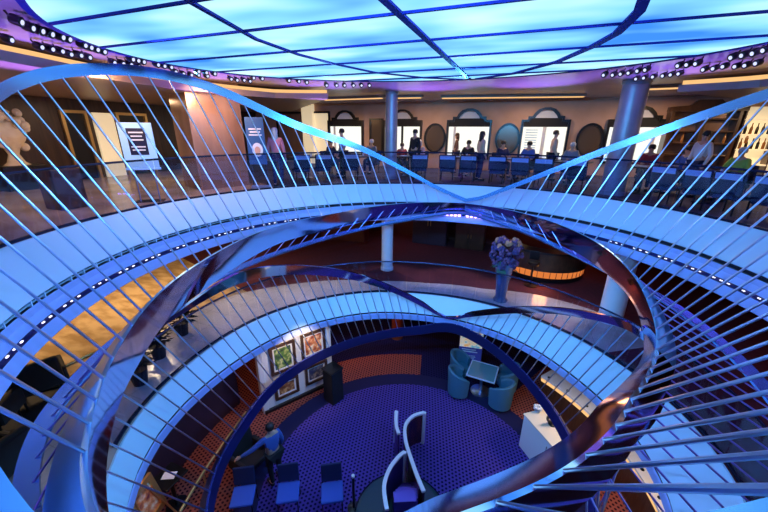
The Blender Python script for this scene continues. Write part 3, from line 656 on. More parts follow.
# blue sign on a two legged stand
ps = on_z(151, 201, 0); sg = thing('sign_stand', 'pale blue notice board on a thin two legged stand by the left balcony', 'sign', (ps.x, ps.y, 0), R(42))
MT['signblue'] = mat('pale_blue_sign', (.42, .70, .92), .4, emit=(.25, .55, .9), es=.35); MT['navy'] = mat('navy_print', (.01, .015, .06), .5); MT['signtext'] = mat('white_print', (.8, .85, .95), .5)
MB().rbox((0, 0, 1.28), (.66, .04, .98), .01).build('board', 'signblue', sg)
nt = MB().rbox((0, -.022, 1.36), (.36, .01, .58), .004).build('notice', 'navy', sg)
for k, (w_, z_) in enumerate(((.28, 1.56), (.22, 1.48), (.25, 1.40), (.28, 1.25), (.25, 1.18))): MB().box((0, -.029, z_), (w_, .004, .03)).build('text_line', 'signtext', nt)
MB().rbox((0, 0, .76), (.70, .06, .05), .01).build('ledge', 'signblue', sg)
for s in (-.2, .2): MB().tube([(s, 0, .012), (s, 0, .76)], .014, 8).build('leg', 'steel', sg)
MB().rbox((0, 0, .008), (.6, .34, .016), .005).build('foot_plate', 'rail', sg)
# roll-up banner
pb = on_d(257, 150, 11.0); rb = thing('banner_stand', 'navy banner stand with a white oval picture beside the woman in pink', 'banner', (pb.x, pb.y, 0), R(28))
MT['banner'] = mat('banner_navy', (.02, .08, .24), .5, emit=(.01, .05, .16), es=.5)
[MB().tube([(s, .012, .05), (s, .012, 1.9)], .012, 6).build('pole', 'rail', rb) for s in (-.2, .2)]; sh_ = MB().rbox((0, 0, 1.33), (.50, .02, 1.28), .004).build('sheet', 'banner', rb); MB().rbox((0, 0, .045), (.52, .16, .09), .02).build('base', 'steel', rb)
MB().prism([(.15*math.cos(2*PI*k/24), .19*math.sin(2*PI*k/24)) for k in range(24)], Matrix.Translation((.02, -.012, 1.10)) @ MY, .006).build('picture', 'signtext', sh_)
MB().prism([(.08*math.cos(2*PI*k/20), .11*math.sin(2*PI*k/20)) for k in range(20)], Matrix.Translation((.02, -.019, 1.08)) @ MY, .004).build('picture_centre', mat('peach_print', (.7, .4, .3), .5), sh_)
for z_, w_ in ((1.66, .34), (1.58, .28), (1.50, .36)): MB().box((0, -.013, z_), (w_, .004, .035)).build('text_line', 'signtext', sh_)

# dining chairs, tables
def dining_chair():
    t = thing('dining_chair', '', 'chair', (0, 0, 0), 0, 'blue dining chairs on the upper deck')
    MB().rbox((0, 0, .375), (.50, .50, .11), .03).build('seat', 'blue_fab', t)
    bk = MB().rbox((0, -.25, .66), (.56, .06, .46), .025, rx=R(8)).build('backrest', 'blue_fab', t)
    MB().rbox((0, -.300, .795), (.50, .02, .13), .008, rx=R(8)).build('back_panel', 'pale_fab', bk)
    for sx in (-.21, .21):
        for sy in (-.21, .21): MB().tube([(sx, sy, .0), (sx*.95, sy*.95, .33)], .018, 6).build('leg', 'black', t)
    return t
CH0 = dining_chair(); ch_used = [False]
def chair(p, rz, lab):
    if not ch_used[0]:
        ch_used[0] = True; CH0.location = p; CH0.rotation_euler.z = rz; CH0['label'] = lab; return CH0
    return copy_tree(CH0, p, rz, lab)
def table(p, lab, w=.95):
    t = thing('dining_table', lab, 'table', p, 0, 'square dining tables on the upper deck')
    MB().rbox((0, 0, .735), (w, w, .04), .01).build('tabletop', 'wood', t)
    MB().tube([(0, 0, .03), (0, 0, .72)], .04, 10).build('pedestal', 'black', t)
    MB().lathe([(.26, 0), (.26, .015), (.05, .04)], n=20).build('foot', 'black', t)
    return t
rim = [50, 44, 36, 30, 22, 16, 8, 2, -6, -12, -18, -26, -33, -39, -44, -50, -55, -61, -66]
CAMC = [(-2.95, 6.55), (3.93, 5.95)]
for k, ph in enumerate(rim):
    _p = pol(7.15, ph)
    if any(math.hypot(_p.x-a, _p.y-b) < .75 for a, b in CAMC): continue
    chair(pol(7.0 if ph < 25 else 7.15, ph), R(ph), '%s from the left of the blue dining chairs backing onto the upper balustrade' % ORD[k].capitalize())
tabs = [47, 33, 19, 5, -9, -22, -36, -47, -58]
for k, ph in enumerate(tabs):
    t = table(pol(8.0, ph), '%s dining table from the left along the balcony' % ORD[k].capitalize()); t.rotation_euler.z = R(ph)
    p = pol(8.0, ph)
    MT.setdefault('jar', glass('tumbler_glass')) 
    g = MB().lathe([(.001, 0), (.035, 0), (.04, .11), (.036, .11), (.032, .01), (.001, .01)], n=10, caps=False).build('tumbler', 'napkin', smooth=True); g.location = p+Vector((.2, .1, .757)); tag(g, 'white cup on the %s dining table from the left' % ORD[k], 'cup', 'cups on the dining tables')
    g = MB().prism([(-.14, -.1), (.14, -.1), (0, .12)], Matrix.Translation(p+Vector((-.15, -.1, .757))), .02).build('folded_napkin', 'napkin'); tag(g, 'folded white napkin on the %s dining table from the left' % ORD[k], 'napkin', 'napkins on the dining tables')
C_ = {k: cloth('cloth_'+k, v) for k, v in dict(pink=(.62, .22, .30), black=(.012, .012, .016), grey=(.20, .22, .28), beige=(.60, .45, .32), white=(.75, .74, .76), brown=(.20, .10, .06), navy=(.02, .03, .10), green=(.30, .48, .08), blue=(.05, .12, .42), lav=(.30, .28, .42), red=(.35, .05, .06)).items()}
def face_to(p, q): return math.atan2(-(q.x-p.x), q.y-p.y)
def stand(u, d, rz, *a, **k):
    p = on_d(u, 140, d); return person((p.x, p.y, 0), rz, 'stand', *a, **k)
def seat(u, d, *a, **k):
    p = on_d(u, 145, d)
    while p.xy.length < 8.88: d += .1; p = on_d(u, 145, d)
    p.z = 0
    ph = math.degrees(math.atan2(-p.x, p.y)); tb = min(tabs, key=lambda q: abs(q-ph)); q = pol(8.0, tb)
    f = face_to(p, q); lab = a[3]
    chair((p.x, p.y, 0), f, 'Chair under the ' + lab)
    return person((p.x, p.y, 0), f, 'sit', *a, **k)
stand(275, 11.2, R(20), C_['pink'], C_['navy'], 'hair_g', 'white haired person in a pink patterned top standing at the balcony', True, sc=1.0)
stand(342, 13.0, R(100), C_['grey'], C_['black'], 'hair_d', 'person in grey standing behind a seated diner before the leftmost window')
stand(415, 13.6, R(150), C_['black'], C_['black'], 'hair_d', 'person in black standing just right of the slim silver column')
stand(457, 15.2, R(100), C_['brown'], C_['brown'], 'hair_b', 'person in brown standing at the left side of the middle window', True, sc=.93)
stand(482, 13.0, R(-60), C_['beige'], C_['navy'], 'hair_d', 'long haired person in a beige top standing before the middle window', True, sc=.97)
stand(555, 14.0, R(-80), C_['beige'], C_['black'], 'hair_b', 'person in a beige shirt and dark trousers standing before the slatted window')
stand(705, 12.6, R(120), C_['white'], C_['navy'], 'hair_d', 'person in a white shirt standing in front of the dark back bar')
seat(330, 11.3, C_['navy'], C_['navy'], 'hair_d', 'person in navy seated near the leftmost window with dark hair')
seat(372, 11.9, C_['grey'], C_['navy'], 'hair_g', 'grey haired person seated just left of the slim silver column')
seat(402, 13.2, C_['red'], C_['black'], 'hair_d', 'small person in dark red seated before the column-side window', sc=.9)
seat(420, 11.4, C_['lav'], C_['navy'], 'hair_g', 'person in lavender grey seated in front of the person in black', True)
seat(469, 13.6, C_['black'], C_['black'], 'hair_d', 'person in black seated between two people at the middle window')
seat(503, 11.8, C_['navy'], C_['navy'], 'hair_d', 'person in dark blue seated under the middle oval mirror')
seat(530, 11.7, C_['blue'], C_['black'], 'hair_d', 'person in blue with cropped hair seated before the slatted window')
seat(573, 11.3, C_['grey'], C_['navy'], 'hair_g', 'grey haired person seated under the rightmost oval mirror')
seat(653, 12.2, C_['red'], C_['navy'], 'hair_d', 'young person seated before the rightmost window')
seat(692, 11.0, C_['blue'], C_['navy'], 'hair_d', 'person in blue seated beside the person in a white shirt')
seat(746, 10.2, C_['green'], C_['navy'], 'hair_g', 'person in bright green seated near the lit bottle shelf')
# ------------------------------------------------------------ ceiling spotlights
SPX = [('first left ceiling cluster, upper row', [(15,25),(27,31),(37,34),(47,37),(58,40),(68,42)]), ('first left ceiling cluster, lower row', [(7,43),(38,50),(49,52),(59,54),(68,57),(78,58),(87,60)]),
 ('second left ceiling cluster, upper row', [(92,48),(99,50),(108,52),(117,54)]), ('second left ceiling cluster, lower row', [(112,65),(121,66),(129,67),(137,69)]),
 ('third left ceiling cluster, upper row', [(146,61),(154,62),(162,63),(170,66),(178,67),(186,68)]), ('third left ceiling cluster, lower row', [(174,74),(182,76),(190,77),(197,77),(206,78)]),
 ('fourth left ceiling cluster, upper row', [(211,72),(218,73),(226,74)]), ('fourth left ceiling cluster, lower row', [(230,81),(236,82),(243,82),(249,83)]),
 ('cluster above the dining windows, upper row', [(256,79),(263,80),(289,82),(298,83),(306,84)]), ('cluster above the dining windows, lower row', [(326,87),(336,87),(344,87),(353,87),(361,87),(369,87)]),
 ('cluster above the stout column, upper row', [(605,77),(614,77),(622,76),(630,75),(639,73),(647,72)]), ('cluster above the stout column, lower row', [(637,81),(645,80),(654,79),(664,78),(672,77),(680,76)]),
 ('second right ceiling cluster, upper row', [(680,68),(689,67),(698,66)]), ('second right ceiling cluster, lower row', [(705,72),(715,71),(725,69),(737,69),(747,68),(758,66)]),
 ('last right ceiling cluster', [(734,60),(745,58),(756,56),(767,53)])]
MT['spotlens'] = glow('spot_lens', (.62, .66, 1), 1.3)
sp0 = thing('ceiling_spotlight', '', 'spotlight', (0, 0, 0), 0, 'small ceiling spotlights round the luminous panel')
MB().lathe([(.03, .03), (.055, .02), (.06, -.02), (.055, -.08), (.045, -.085)], n=14).build('can', 'black', sp0, smooth=True)
MB().lathe([(.001, -.0885), (.029, -.0875), (.029, -.082)], n=14, caps=False).build('lens', 'spotlens', sp0)
MB().tube([(0, 0, .02), (0, .05, .09)], .012, 6).build('stem', 'black', sp0)
first = True
for lab, pts in SPX:
    for k, (u, v) in enumerate(pts):
        p = on_z(u, v, 2.74); q = Vector((p.x-CC.x, p.y-CC.y, 0)); e = math.hypot(q.x/(EX+.1), q.y/(EY+.1))
        if e < 1: p = Vector((CC.x+q.x/e, CC.y+q.y/e, p.z))
        p.z = 2.80; L_ = '%s spotlight from the left in the %s' % (ORD[k].capitalize(), lab)
        if first: s_ = sp0; sp0.location = p; sp0['label'] = L_; first = False
        else: s_ = copy_tree(sp0, p, 0, L_)
        s_.rotation_euler = (Vector((-.3*p.x, -.3*p.y, .2))-p).to_track_quat('-Z', 'Y').to_euler()

# ------------------------------------------------------------ middle deck
column('slim white column on the middle deck, left of the flower vase', -2.58, 5.28, .20, ZM, -.40, 'colm')
column('thick white column on the middle deck right of the flower vase', 4.16, 4.16, .28, ZM, -.40, 'colm')
pc = on_z(584, 262, ZM); column('pale column at the back of the middle deck behind the glowing bar', pc.x+.3, pc.y+.9, .22, ZM, -.40, 'colm')
pv = on_z(500, 300, ZM); fv = thing('flower_vase', 'tall glass floor vase crowded with purple and pink hydrangeas on the middle deck', 'vase', (pv.x, pv.y, ZM))
MT['vase'] = mat('smoky_blue_vase', (.18, .24, .36), .08, .5)
MB().lathe([(.001, 0), (.20, 0), (.21, .03), (.15, .12), (.15, .2), (.19, .6), (.25, 1.0), (.30, 1.2), (.27, 1.2), (.22, .95), (.16, .5)], n=28, caps=False).build('vase_body', 'vase', fv, smooth=True)
rf = random.Random(5); MT['hyd_p'] = mat('hydrangea_purple', (.17, .07, .17), .8); MT['hyd_k'] = mat('hydrangea_pink', (.72, .28, .16), .8); MT['hyd_b'] = mat('hydrangea_blue', (.08, .05, .18), .8); MT['leaf'] = mat('leaf_green', (.04, .12, .08), .6)
for k in range(64):
    a = 2*PI*rf.random(); el = rf.uniform(-.95, 1.0); r = .37*math.sqrt(max(0, 1-el*el*.8)); hb = MB(); z = 1.46+.40*el
    c0 = Vector((r*math.cos(a), r*math.sin(a), z))
    for q in range(9):
        d = Vector((rf.gauss(0, 1), rf.gauss(0, 1), rf.gauss(0, 1))).normalized(); hb.ball(c0+d*.066, .044, 5)
    hb.build('flower_head', 'hyd_k' if el > .55 and k % 3 else ('hyd_p' if k % 2 else 'hyd_b'), fv, smooth=True)
lb = MB()
for k in range(22):
    a = 2*PI*rf.random(); z = rf.uniform(.95, 1.35); p = Vector((.26*math.cos(a), .26*math.sin(a), z)); q = Vector((.40*math.cos(a+.2), .40*math.sin(a+.2), z-.12)); s = Vector((-math.sin(a), math.cos(a), 0))*.06
    lb.add([p, (p+q)/2+s, q, (p+q)/2-s], [(0, 1, 2, 3)])
lb.build('leaves', 'leaf', fv)
# glowing bar
bar = thing('bar_counter', 'curved dark bar counter with a glowing orange ribbed front beyond the flower vase', 'bar', (0, 0, ZM))
cen = on_z(538, 283, ZM); cx_, cy_ = cen.x, cen.y+1.35
def barp(a, r, z): return Vector((cx_+.1+r*math.sin(a), cy_-r*math.cos(a)*.95, z))
Ab = [R(x) for x in range(-75, 82, 4)]
MT['orange_glow'] = glow('orange_led', (1, .27, .06), .75)
MB().sweep([[barp(a, 1.35, .02), barp(a, 1.35, .16), barp(a, 1.15, .16), barp(a, 1.15, .02)] for a in Ab], True, False, True).build('plinth', 'black', bar)
MB().sweep([[barp(a, 1.36, .17), barp(a, 1.38, .40), barp(a, 1.2, .40), barp(a, 1.2, .17)] for a in Ab], True, False, True).build('glowing_front', 'orange_glow', bar)
MB().sweep([[barp(a, 1.41, .40), barp(a, 1.41, 1.02), barp(a, 1.15, 1.02), barp(a, 1.15, .40)] for a in Ab], True, False, True).build('body', 'wood', bar)
MB().sweep([[barp(a, 1.52, 1.02), barp(a, 1.52, 1.08), barp(a, 1.0, 1.08), barp(a, 1.0, 1.02)] for a in Ab], True, False, True).build('countertop', 'black', bar)
for k, a in enumerate(Ab[1:-1:2]): MB().box(barp(a, 1.375, .285), (.014, .02, .22), a).build('rib', 'wall_orange', bar)
sx_ = on_d(534, 262, (on_z(538, 283, ZM)-EYE).xy.length-.3)
bst = thing('bar_stool', 'black bar stool silhouetted against the glowing orange bar front', 'stool', (sx_.x, sx_.y, ZM))
MB().lathe([(.17, .72), (.19, .76), (.18, .82), (.1, .84)], n=18).build('seat', 'black', bst, smooth=True); MB().tube([(0, 0, .03), (0, 0, .73)], .03, 10).build('stem', 'black', bst); MB().lathe([(.20, 0), (.20, .02), (.04, .05)], n=18).build('foot', 'black', bst)
MB().rbox((0, .15, .98), (.3, .04, .28), .015).build('backrest', 'black', bst)
# dark leafy planters near the left middle rim
MT['darkleaf'] = noisy('dark_glossy_leaf', (.008, .012, .014), (.05, .045, .03), 12, .25)
def planter(u, v, lab, seed, s=1.0):
    p = on_z(u, v, ZM); t = thing('potted_plant', lab, 'plant', (p.x, p.y, ZM))
    MB().lathe([(.12, 0), (.16, .30), (.17, .32), (.15, .32), (.14, .28)], n=18).build('pot', 'blackm', t, smooth=True)
    rp = random.Random(seed); fb = MB()
    for k in range(170):
        a = rp.uniform(0, 2*PI); e = rp.uniform(-.2, 1.5); l = rp.uniform(.35, .75)*s; b = Vector((0, 0, .36+rp.uniform(0, .5)*s)); d = Vector((math.cos(a)*math.cos(e), math.sin(a)*math.cos(e), math.sin(e)*.8)); q = b+d*l; w = d.cross(Vector((0, 0, 1))).normalized()*.045
        fb.add([b+d*l*.35, b+d*l*.7+w, q, b+d*l*.7-w], [(0, 1, 2, 3)])
    fb.build('foliage', 'darkleaf', t); fb2 = MB(); fb2.tube([(0, 0, .3), (0, 0, .9*s)], .02, 6); fb2.build('stem', 'wood', t)
planter(183, 334, 'dark glossy potted plant, uppermost of three by the left middle deck edge', 1, .62)
planter(160, 357, 'dark glossy potted plant, middle one of three by the left middle deck edge', 2, .62)
planter(141, 383, 'dark glossy potted plant, lowest of three by the left middle deck edge', 4, .55)
# golden skirting along the marble edge, dark lounge chairs
struct(MB().tube([on_z(-60, 412, ZM)+Vector((0, 0, .05)), on_z(60, 386, ZM)+Vector((0, 0, .05)), on_z(100, 362, ZM)+Vector((0, 0, .05))], .05, 8).build('trim_4', 'goldtrim'))
struct(MB().tube([on_z(-60, 400, ZM)+Vector((0, 0, .03)), on_z(50, 374, ZM)+Vector((0, 0, .03)), on_z(95, 353, ZM)+Vector((0, 0, .03))], .03, 8).build('trim_5', 'goldtrim'))
def lounge(p, rz, lab, m='blackm'):
    t = thing('lounge_chair', lab, 'chair', p, rz)
    MB().rbox((0, .02, .36), (.56, .56, .16), .05).build('seat', m, t); MB().rbox((0, -.30, .62), (.66, .13, .62), .05, rx=R(10)).build('backrest', m, t)
    for s in (-1, 1): MB().rbox((s*.33, 0, .46), (.11, .58, .36), .04).build('armrest', m, t)
    for sx in (-.25, .25):
        for sy in (-.22, .22): MB().tube([(sx, sy, 0), (sx, sy, .29)], .02, 6).build('leg', 'black', t)
    return t
for k, (u, v) in enumerate(((-6, 432), (46, 398), (2, 490))):
    p = on_z(u, v, ZM); lounge((p.x, p.y, ZM), R(40+30*k), '%s black lounge chair at the left edge of the middle deck' % ('Upper left', 'Rightmost', 'Lowest')[k])
struct(slab('floor', 'blackm', lambda t: 6.5, lambda t: rect_r(t, *MID), ZM+.004, ZM-.02, 113, 175, rc=MID))
# far middle deck: dark bar back wall furniture
for k, (u, w, h, m, lab) in enumerate(((430, 1.5, 1.9, 'wall_low', 'tall dark cabinet at the back of the middle deck left of the vase'), (345, 2.2, .8, 'wall_red', 'low dark red sideboard behind the slim white column'), (470, 1.2, 1.1, 'wood', 'dark wooden sideboard behind the flower vase on the middle deck'))):
    p = on_y(u, 240, 8.9 if k != 1 else 8.0); t = thing('sideboard' if k else 'cabinet', lab, 'cabinet', (p.x, p.y, ZM))
    MB().rbox((0, 0, h/2), (w, .5, h), .02).build('body', m, t)
    for s in (-1, 1): dr = MB().rbox((s*w/4, -.26, h/2), (w/2-.06, .03, h-.12), .01).build('door', m, t); MB().tube([(s*.06, -.29, h*.45), (s*.06, -.29, h*.6)], .01, 6).build('handle', 'goldtrim', dr)
MT['warmlamp'] = glow('warm_lamp', (1, .55, .2), 3)
for k, (u, v) in enumerate(((527, 232), (519, 236), (512, 240))):
    p = on_y(u, v, 8.6); t = thing('table_lamp', '%s of three small warm lamps on the back shelf behind the vase' % ('Rightmost', 'Middle', 'Leftmost')[k], 'lamp', (p.x, 8.6, -1.9))
    MB().lathe([(.06, 0), (.06, .015), (.012, .03), (.012, .16)], n=12).build('base', 'goldtrim', t); MB().lathe([(.08, .15), (.05, .30)], n=14).build('shade', 'warmlamp', t)
pl_ = on_y(520, 240, 8.6)
tag(MB().rbox((pl_.x, 8.6, -1.93), (2.2, .45, .06), .01).build('wall_shelf', 'wood'), 'dark shelf holding three small warm lamps at the back of the middle deck', 'shelf')

# ------------------------------------------------------------ lower deck
# art display wall
pa = on_z(258, 396, ZL); pb_ = on_z(330, 392, ZL)
qa = on_z(240, 437, ZL); a0 = Vector((-4.45, .55, 0)); a1 = Vector((-3.35, 2.35, 0))
da = (a1-a0); La = da.length; aw = math.atan2(da.y, da.x); ma = (a0+a1)/2
ad = thing('art_display_wall', 'white free-standing display wall hung with framed pictures on the red carpet', 'display wall', (ma.x, ma.y, ZL), aw)
MB().rbox((0, .07, 1.2), (La, .14, 2.4), .01).build('panel', 'white', ad); MB().rbox((-La/2, .07, 1.2), (.16, .2, 2.46), .02).build('post', 'white', ad); MB().rbox((La/2, .07, 1.2), (.10, .2, 2.46), .02).build('post', 'white', ad)
MB().rbox((0, .07, .05), (La+.1, .3, .1), .01).build('plinth', 'black', ad); MB().rbox((0, -.02, 2.38), (La, .06, .05), .01).build('light_rail', 'goldtrim', ad)
def art(name, c1, c2, c3): 
    m = noisy(name, c1, c2, 6, .5, detail=5); N, L, b = nodes(m); r = [n for n in N if n.type == 'VALTORGB'][0]; k = r.color_ramp.elements.new(.5); k.color = (*c3, 1); return m
ARTS = [art('art_green', (.02, .03, .03), (.75, .75, .30), (.10, .22, .05)), art('art_sunset', (.20, .03, .05), (.95, .85, .6), (.75, .25, .08)), art('art_blue', (.02, .03, .12), (.5, .4, .3), (.10, .10, .14)), art('art_brown', (.05, .02, .01), (.8, .5, .2), (.3, .12, .05))]
def picture(x, z, w, h, m, lab, o_ang=aw, base=None, fm='wood', y=-.005):
    base = base or Vector((ma.x, ma.y, ZL)); loc = base + Matrix.Rotation(o_ang, 3, 'Z') @ Vector((x, y, z))
    t = thing('framed_picture', lab, 'picture', loc, o_ang)
    o1 = [(-w/2, -h/2), (-w/2, h/2), (w/2, h/2), (w/2, -h/2)]; i1 = [(a*(1-.16/w), b*(1-.16/h)) for a, b in o1]; i2 = [(a*(1-.26/w), b*(1-.26/h)) for a, b in o1]
    MB().frame(o1, i1, MY, .05).build('frame', fm, t); MB().frame(i1, i2, MY, .02).build('mount', 'white', t); MB().prism(i2, MY, .012).build('canvas', m, t); return t
picture(-.42, 1.62, .74, .92, ARTS[0], 'dark framed green and yellow picture, upper left on the white display wall')
picture(.52, 1.68, .78, .86, ARTS[1], 'dark framed red and gold picture, upper right on the white display wall')
picture(.55, .66, .74, .66, ARTS[2], 'dark framed blue picture, lower right on the white display wall')
picture(-.40, .58, .72, .60, ARTS[3], 'dark framed brown picture, lower left on the white display wall')
pp = on_z(334, 399, ZL); dc = thing('display_plinth', 'tall black display plinth standing right of the picture wall', 'plinth', (pp.x, pp.y, ZL), R(-20))
MB().rbox((0, 0, .55), (.42, .42, 1.1), .02).build('body', 'blackm', dc); MB().rbox((0, 0, 1.12), (.46, .46, .05), .01).build('cap', 'black', dc)
# orange wall panel and columns at the far side
struct(MB().box((on_y(425, 345, 7.1).x, 7.1, -4.6), (3.6, .12, 2.5)).build('trim_6', 'wall_orange'))
struct(MB().lathe([(.22, 0), (.22, 2.7)], n=20).build('trim_7', 'wall_orange', smooth=True)); COL.objects['trim_7'].location = (on_z(384, 358, ZL).x, 5.6, ZL)
# tall poster stand
px_ = on_z(471, 380, ZL); po = thing('poster_stand', 'tall lit poster with a face picture above navy text behind the teal chairs', 'poster', (px_.x-.16, px_.y+.45, ZL), R(8)); po.scale = (.92, 1, .80)
MT['poster_navy'] = mat('poster_navy', (.02, .03, .16), .5, emit=(.02, .03, .25), es=.5)
MB().rbox((0, .03, 1.1), (.86, .08, 2.2), .01).build('stand', 'black', po); ps_ = MB().rbox((0, -.02, 1.05), (.80, .02, 2.0), .004).build('sheet', 'poster_navy', po)
pm = art('poster_photo', (.10, .45, .60), (.85, .45, .15), (.80, .75, .6)); N, L, b = nodes(pm); b.inputs['Emission Strength'].default_value = .5; L.new(b.inputs['Base Color'].links[0].from_socket, b.inputs['Emission Color'])
MB().rbox((0, -.034, 1.60), (.78, .01, .84), .003).build('picture', pm, ps_)
MB().prism([(.20*math.cos(2*PI*k/24), .26*math.sin(2*PI*k/24)) for k in range(24)], Matrix.Translation((.05, -.038, 1.60)) @ MY, .008).build('face', mat('poster_face', (.8, .72, .55), .5, emit=(.8, .7, .5), es=.4), ps_)
MB().prism([(.27*math.cos(2*PI*k/24), .12*math.sin(2*PI*k/24)) for k in range(24)], Matrix.Translation((.05, -.044, 1.82)) @ MY, .008).build('hat', mat('poster_hat', (.75, .72, .62), .5), ps_)
for z_, w_ in ((1.07, .5), (.97, .6), (.78, .45), (.72, .5), (.66, .42)): MB().box((-.05, -.033, z_), (w_, .005, .05 if z_ > .9 else .025)).build('text_line', 'signtext', ps_)
# teal tub chairs and square table
tp = on_z(478, 408, ZL); tp = Vector((tp.x-.02, tp.y+.75, ZL))
tt = thing('cafe_table', 'square teal topped table between four teal tub chairs', 'table', tp, R(-5))
MT['tealtop'] = mat('teal_glass_top', (.10, .28, .36), .15)
MB().rbox((0, 0, .74), (.80, .80, .035), .01).build('tabletop', 'tealtop', tt); MB().frame([(-.42, -.42), (-.42, .42), (.42, .42), (.42, -.42)], [(-.385, -.385), (-.385, .385), (.385, .385), (.385, -.385)], Matrix.Translation((0, 0, .735)), .032).build('edge', 'pale_fab', tt)
MB().tube([(0, 0, .03), (0, 0, .72)], .05, 12).build('pedestal', 'steel', tt); MB().lathe([(.3, 0), (.3, .02), (.06, .05)], n=24).build('foot', 'steel', tt)
def tub(p, rz, lab):
    t = thing('tub_chair', lab, 'chair', p, rz, 'teal tub chairs'); Ab_ = [R(a) for a in range(-125, 126, 10)]
    def tp_(a, r, z): return Vector((r*math.sin(a), -r*math.cos(a), z))
    MB().lathe([(.27, .26), (.30, .30), (.30, .42), (.26, .46)], n=24).build('seat', 'teal_fab', t, smooth=True)
    hgt = lambda a: .98-.30*(abs(a)/R(125))**1.6
    MB().sweep([[tp_(a, .33, .12), tp_(a, .37, hgt(a)), tp_(a, .33, hgt(a)+.03), tp_(a, .28, hgt(a)-.01), tp_(a, .28, .12)] for a in Ab_], True, False, True).build('backrest', 'teal_fab', t, smooth=True)
    for sx in (-.18, .18):
        for sy in (-.18, .18): MB().tube([(sx, sy, 0), (sx, sy, .28)], .02, 6).build('leg', 'black', t)
for dx, dy, rz, lab in ((-.70, .34, -100, 'teal tub chair at the far left of the square teal table'), (-.62, -.40, -65, 'teal tub chair at the near left of the square teal table'), (.70, .32, 95, 'teal tub chair at the far right of the square teal table'), (.58, -.46, 60, 'teal tub chair at the near right of the square teal table')):
    tub(tp+Vector((dx, dy, 0)), R(rz), lab)
# white reception counter
wc = on_z(535, 445, ZL); ct = thing('reception_counter', 'white block counter with a cream top at the right edge of the violet carpet', 'counter', (2.95, 1.75, ZL), R(-52))
MB().rbox((0, 0, .50), (1.25, .62, 1.0), .01).build('body', 'white', ct); MB().rbox((0, 0, 1.02), (1.29, .66, .04), .01).build('top', mat('cream_top', (.85, .72, .55), .4), ct); MB().box((.2, -.314, .45), (.012, .01, .8)).build('joint', 'black', ct)
pw = thing('black_bowl', 'black ring-shaped ornament standing on the white counter', 'ornament', (2.95, 1.95, ZL+1.041), R(20))
MB().lathe([(.02, .0), (.10, .0), (.10, .02), (.03, .05)], n=18).build('base', 'black', pw); ob = MB(); ob.tube([(0.14*math.cos(a), 0, .19+.14*math.sin(a)) for a in [2*PI*k/24 for k in range(25)]], .035, 8); ob.build('ring', 'black', pw, smooth=True)
pf = thing('flower_bowl', 'small bowl of pale flowers on the far end of the white counter', 'flowers', (2.62, 2.25, ZL+1.041))
MB().lathe([(.05, 0), (.10, .08), (.09, .08), (.05, .015)], n=16).build('bowl', 'steel', pf)
for k in range(7): MB().ball((.07*math.cos(k*.9), .07*math.sin(k*.9), .12+.02*(k % 2)), .04, 6).build('flower', 'napkin', pf)
# curved display counter along the right, lit front
def ring_counter(lab, a, b, r0, r1, z0, h):
    t = thing('display_counter', lab, 'counter', (0, 0, z0))
    A_ = angs(a, b, 3)
    MB().sweep([[pol(r0+.05, q, 0), pol(r0+.05, q, h-.22), pol(r1, q, h-.22), pol(r1, q, 0)] for q in A_], True, False, True).build('body', 'wood', t)
    MB().sweep([[pol(r0, q, h-.06), pol(r0, q, h), pol(r1+.05, q, h), pol(r1+.05, q, h-.06)] for q in A_], True, False, True).build('top', 'white', t)
    MB().sweep([[pol(r0+.04, q, h-.20), pol(r0+.02, q, h-.08), pol(r0+.12, q, h-.08), pol(r0+.12, q, h-.20)] for q in A_], True, False, True).build('lit_front', 'gold', t)
    for q in angs(a+2, b-2, 7): MB().lathe([(.001, h+.012), (.035, h+.012), (.04, h+.001)], pol(r0+.12, q, 0), 12, caps=False).build('stud', 'black', t)
ring_counter('curved white topped display counter with warm lit front on the lower deck', -118, -36, 4.72, 5.35, ZL, 1.0)
# gilded pictures leaning under the left overhang
for k, (u, v) in enumerate(((158, 450), (134, 478), (158, 510))):
    p = on_z(u, v, -5.2); ang = math.atan2(p.y, p.x)-PI/2
    t = thing('easel_picture', '%s gilded picture frame on an easel at the lower left under the overhang' % ('Topmost', 'Leftmost', 'Lowest')[k], 'picture', (p.x, p.y, ZL), ang-R(8*k))
    w, h = .62, .8; o1 = [(-w/2, .6), (-w/2, .6+h), (w/2, .6+h), (w/2, .6)]; i1 = [(-w/2+.1, .7), (-w/2+.1, .5+h), (w/2-.1, .5+h), (w/2-.1, .7)]
    ML_ = Matrix.Rotation(R(-12), 4, 'X') @ MY
    MB().frame(o1, i1, ML_, .06).build('frame', 'goldtrim', t); MB().prism(i1, ML_, .02).build('canvas', ARTS[(k+3) % 4], t)
    for s in (-1, 1): MB().tube([(s*.36, -.14, 0), (s*.10, .32, 1.5)], .018, 6).build('leg', 'goldtrim', t)
    MB().tube([(0, .75, 0), (0, .32, 1.5)], .018, 6).build('rear_leg', 'goldtrim', t)
p = on_z(169, 475, -5.1); tcd = thing('side_table', 'small black table holding a white card at the lower left', 'table', (p.x, p.y, ZL))
MB().rbox((0, 0, .86), (.5, .5, .04), .01).build('tabletop', 'black', tcd); MB().tube([(0, 0, .02), (0, 0, .85)], .04, 10).build('pedestal', 'black', tcd); MB().lathe([(.22, 0), (.22, .02), (.05, .04)], n=18).build('foot', 'black', tcd)
cd = MB().rbox((p.x, p.y, ZL+.887), (.26, .17, .008), .003, R(25)).build('card', 'napkin'); tag(cd, 'white card lying on the small black table at the lower left', 'card')
struct(MB().sweep([[pol(5.45, q, ZL), pol(5.45, q, ZM-.33), pol(5.6, q, ZM-.33), pol(5.6, q, ZL)] for q in angs(84, 150, 3)], True, False, True).build('wall_left', 'wall_low', smooth=True))
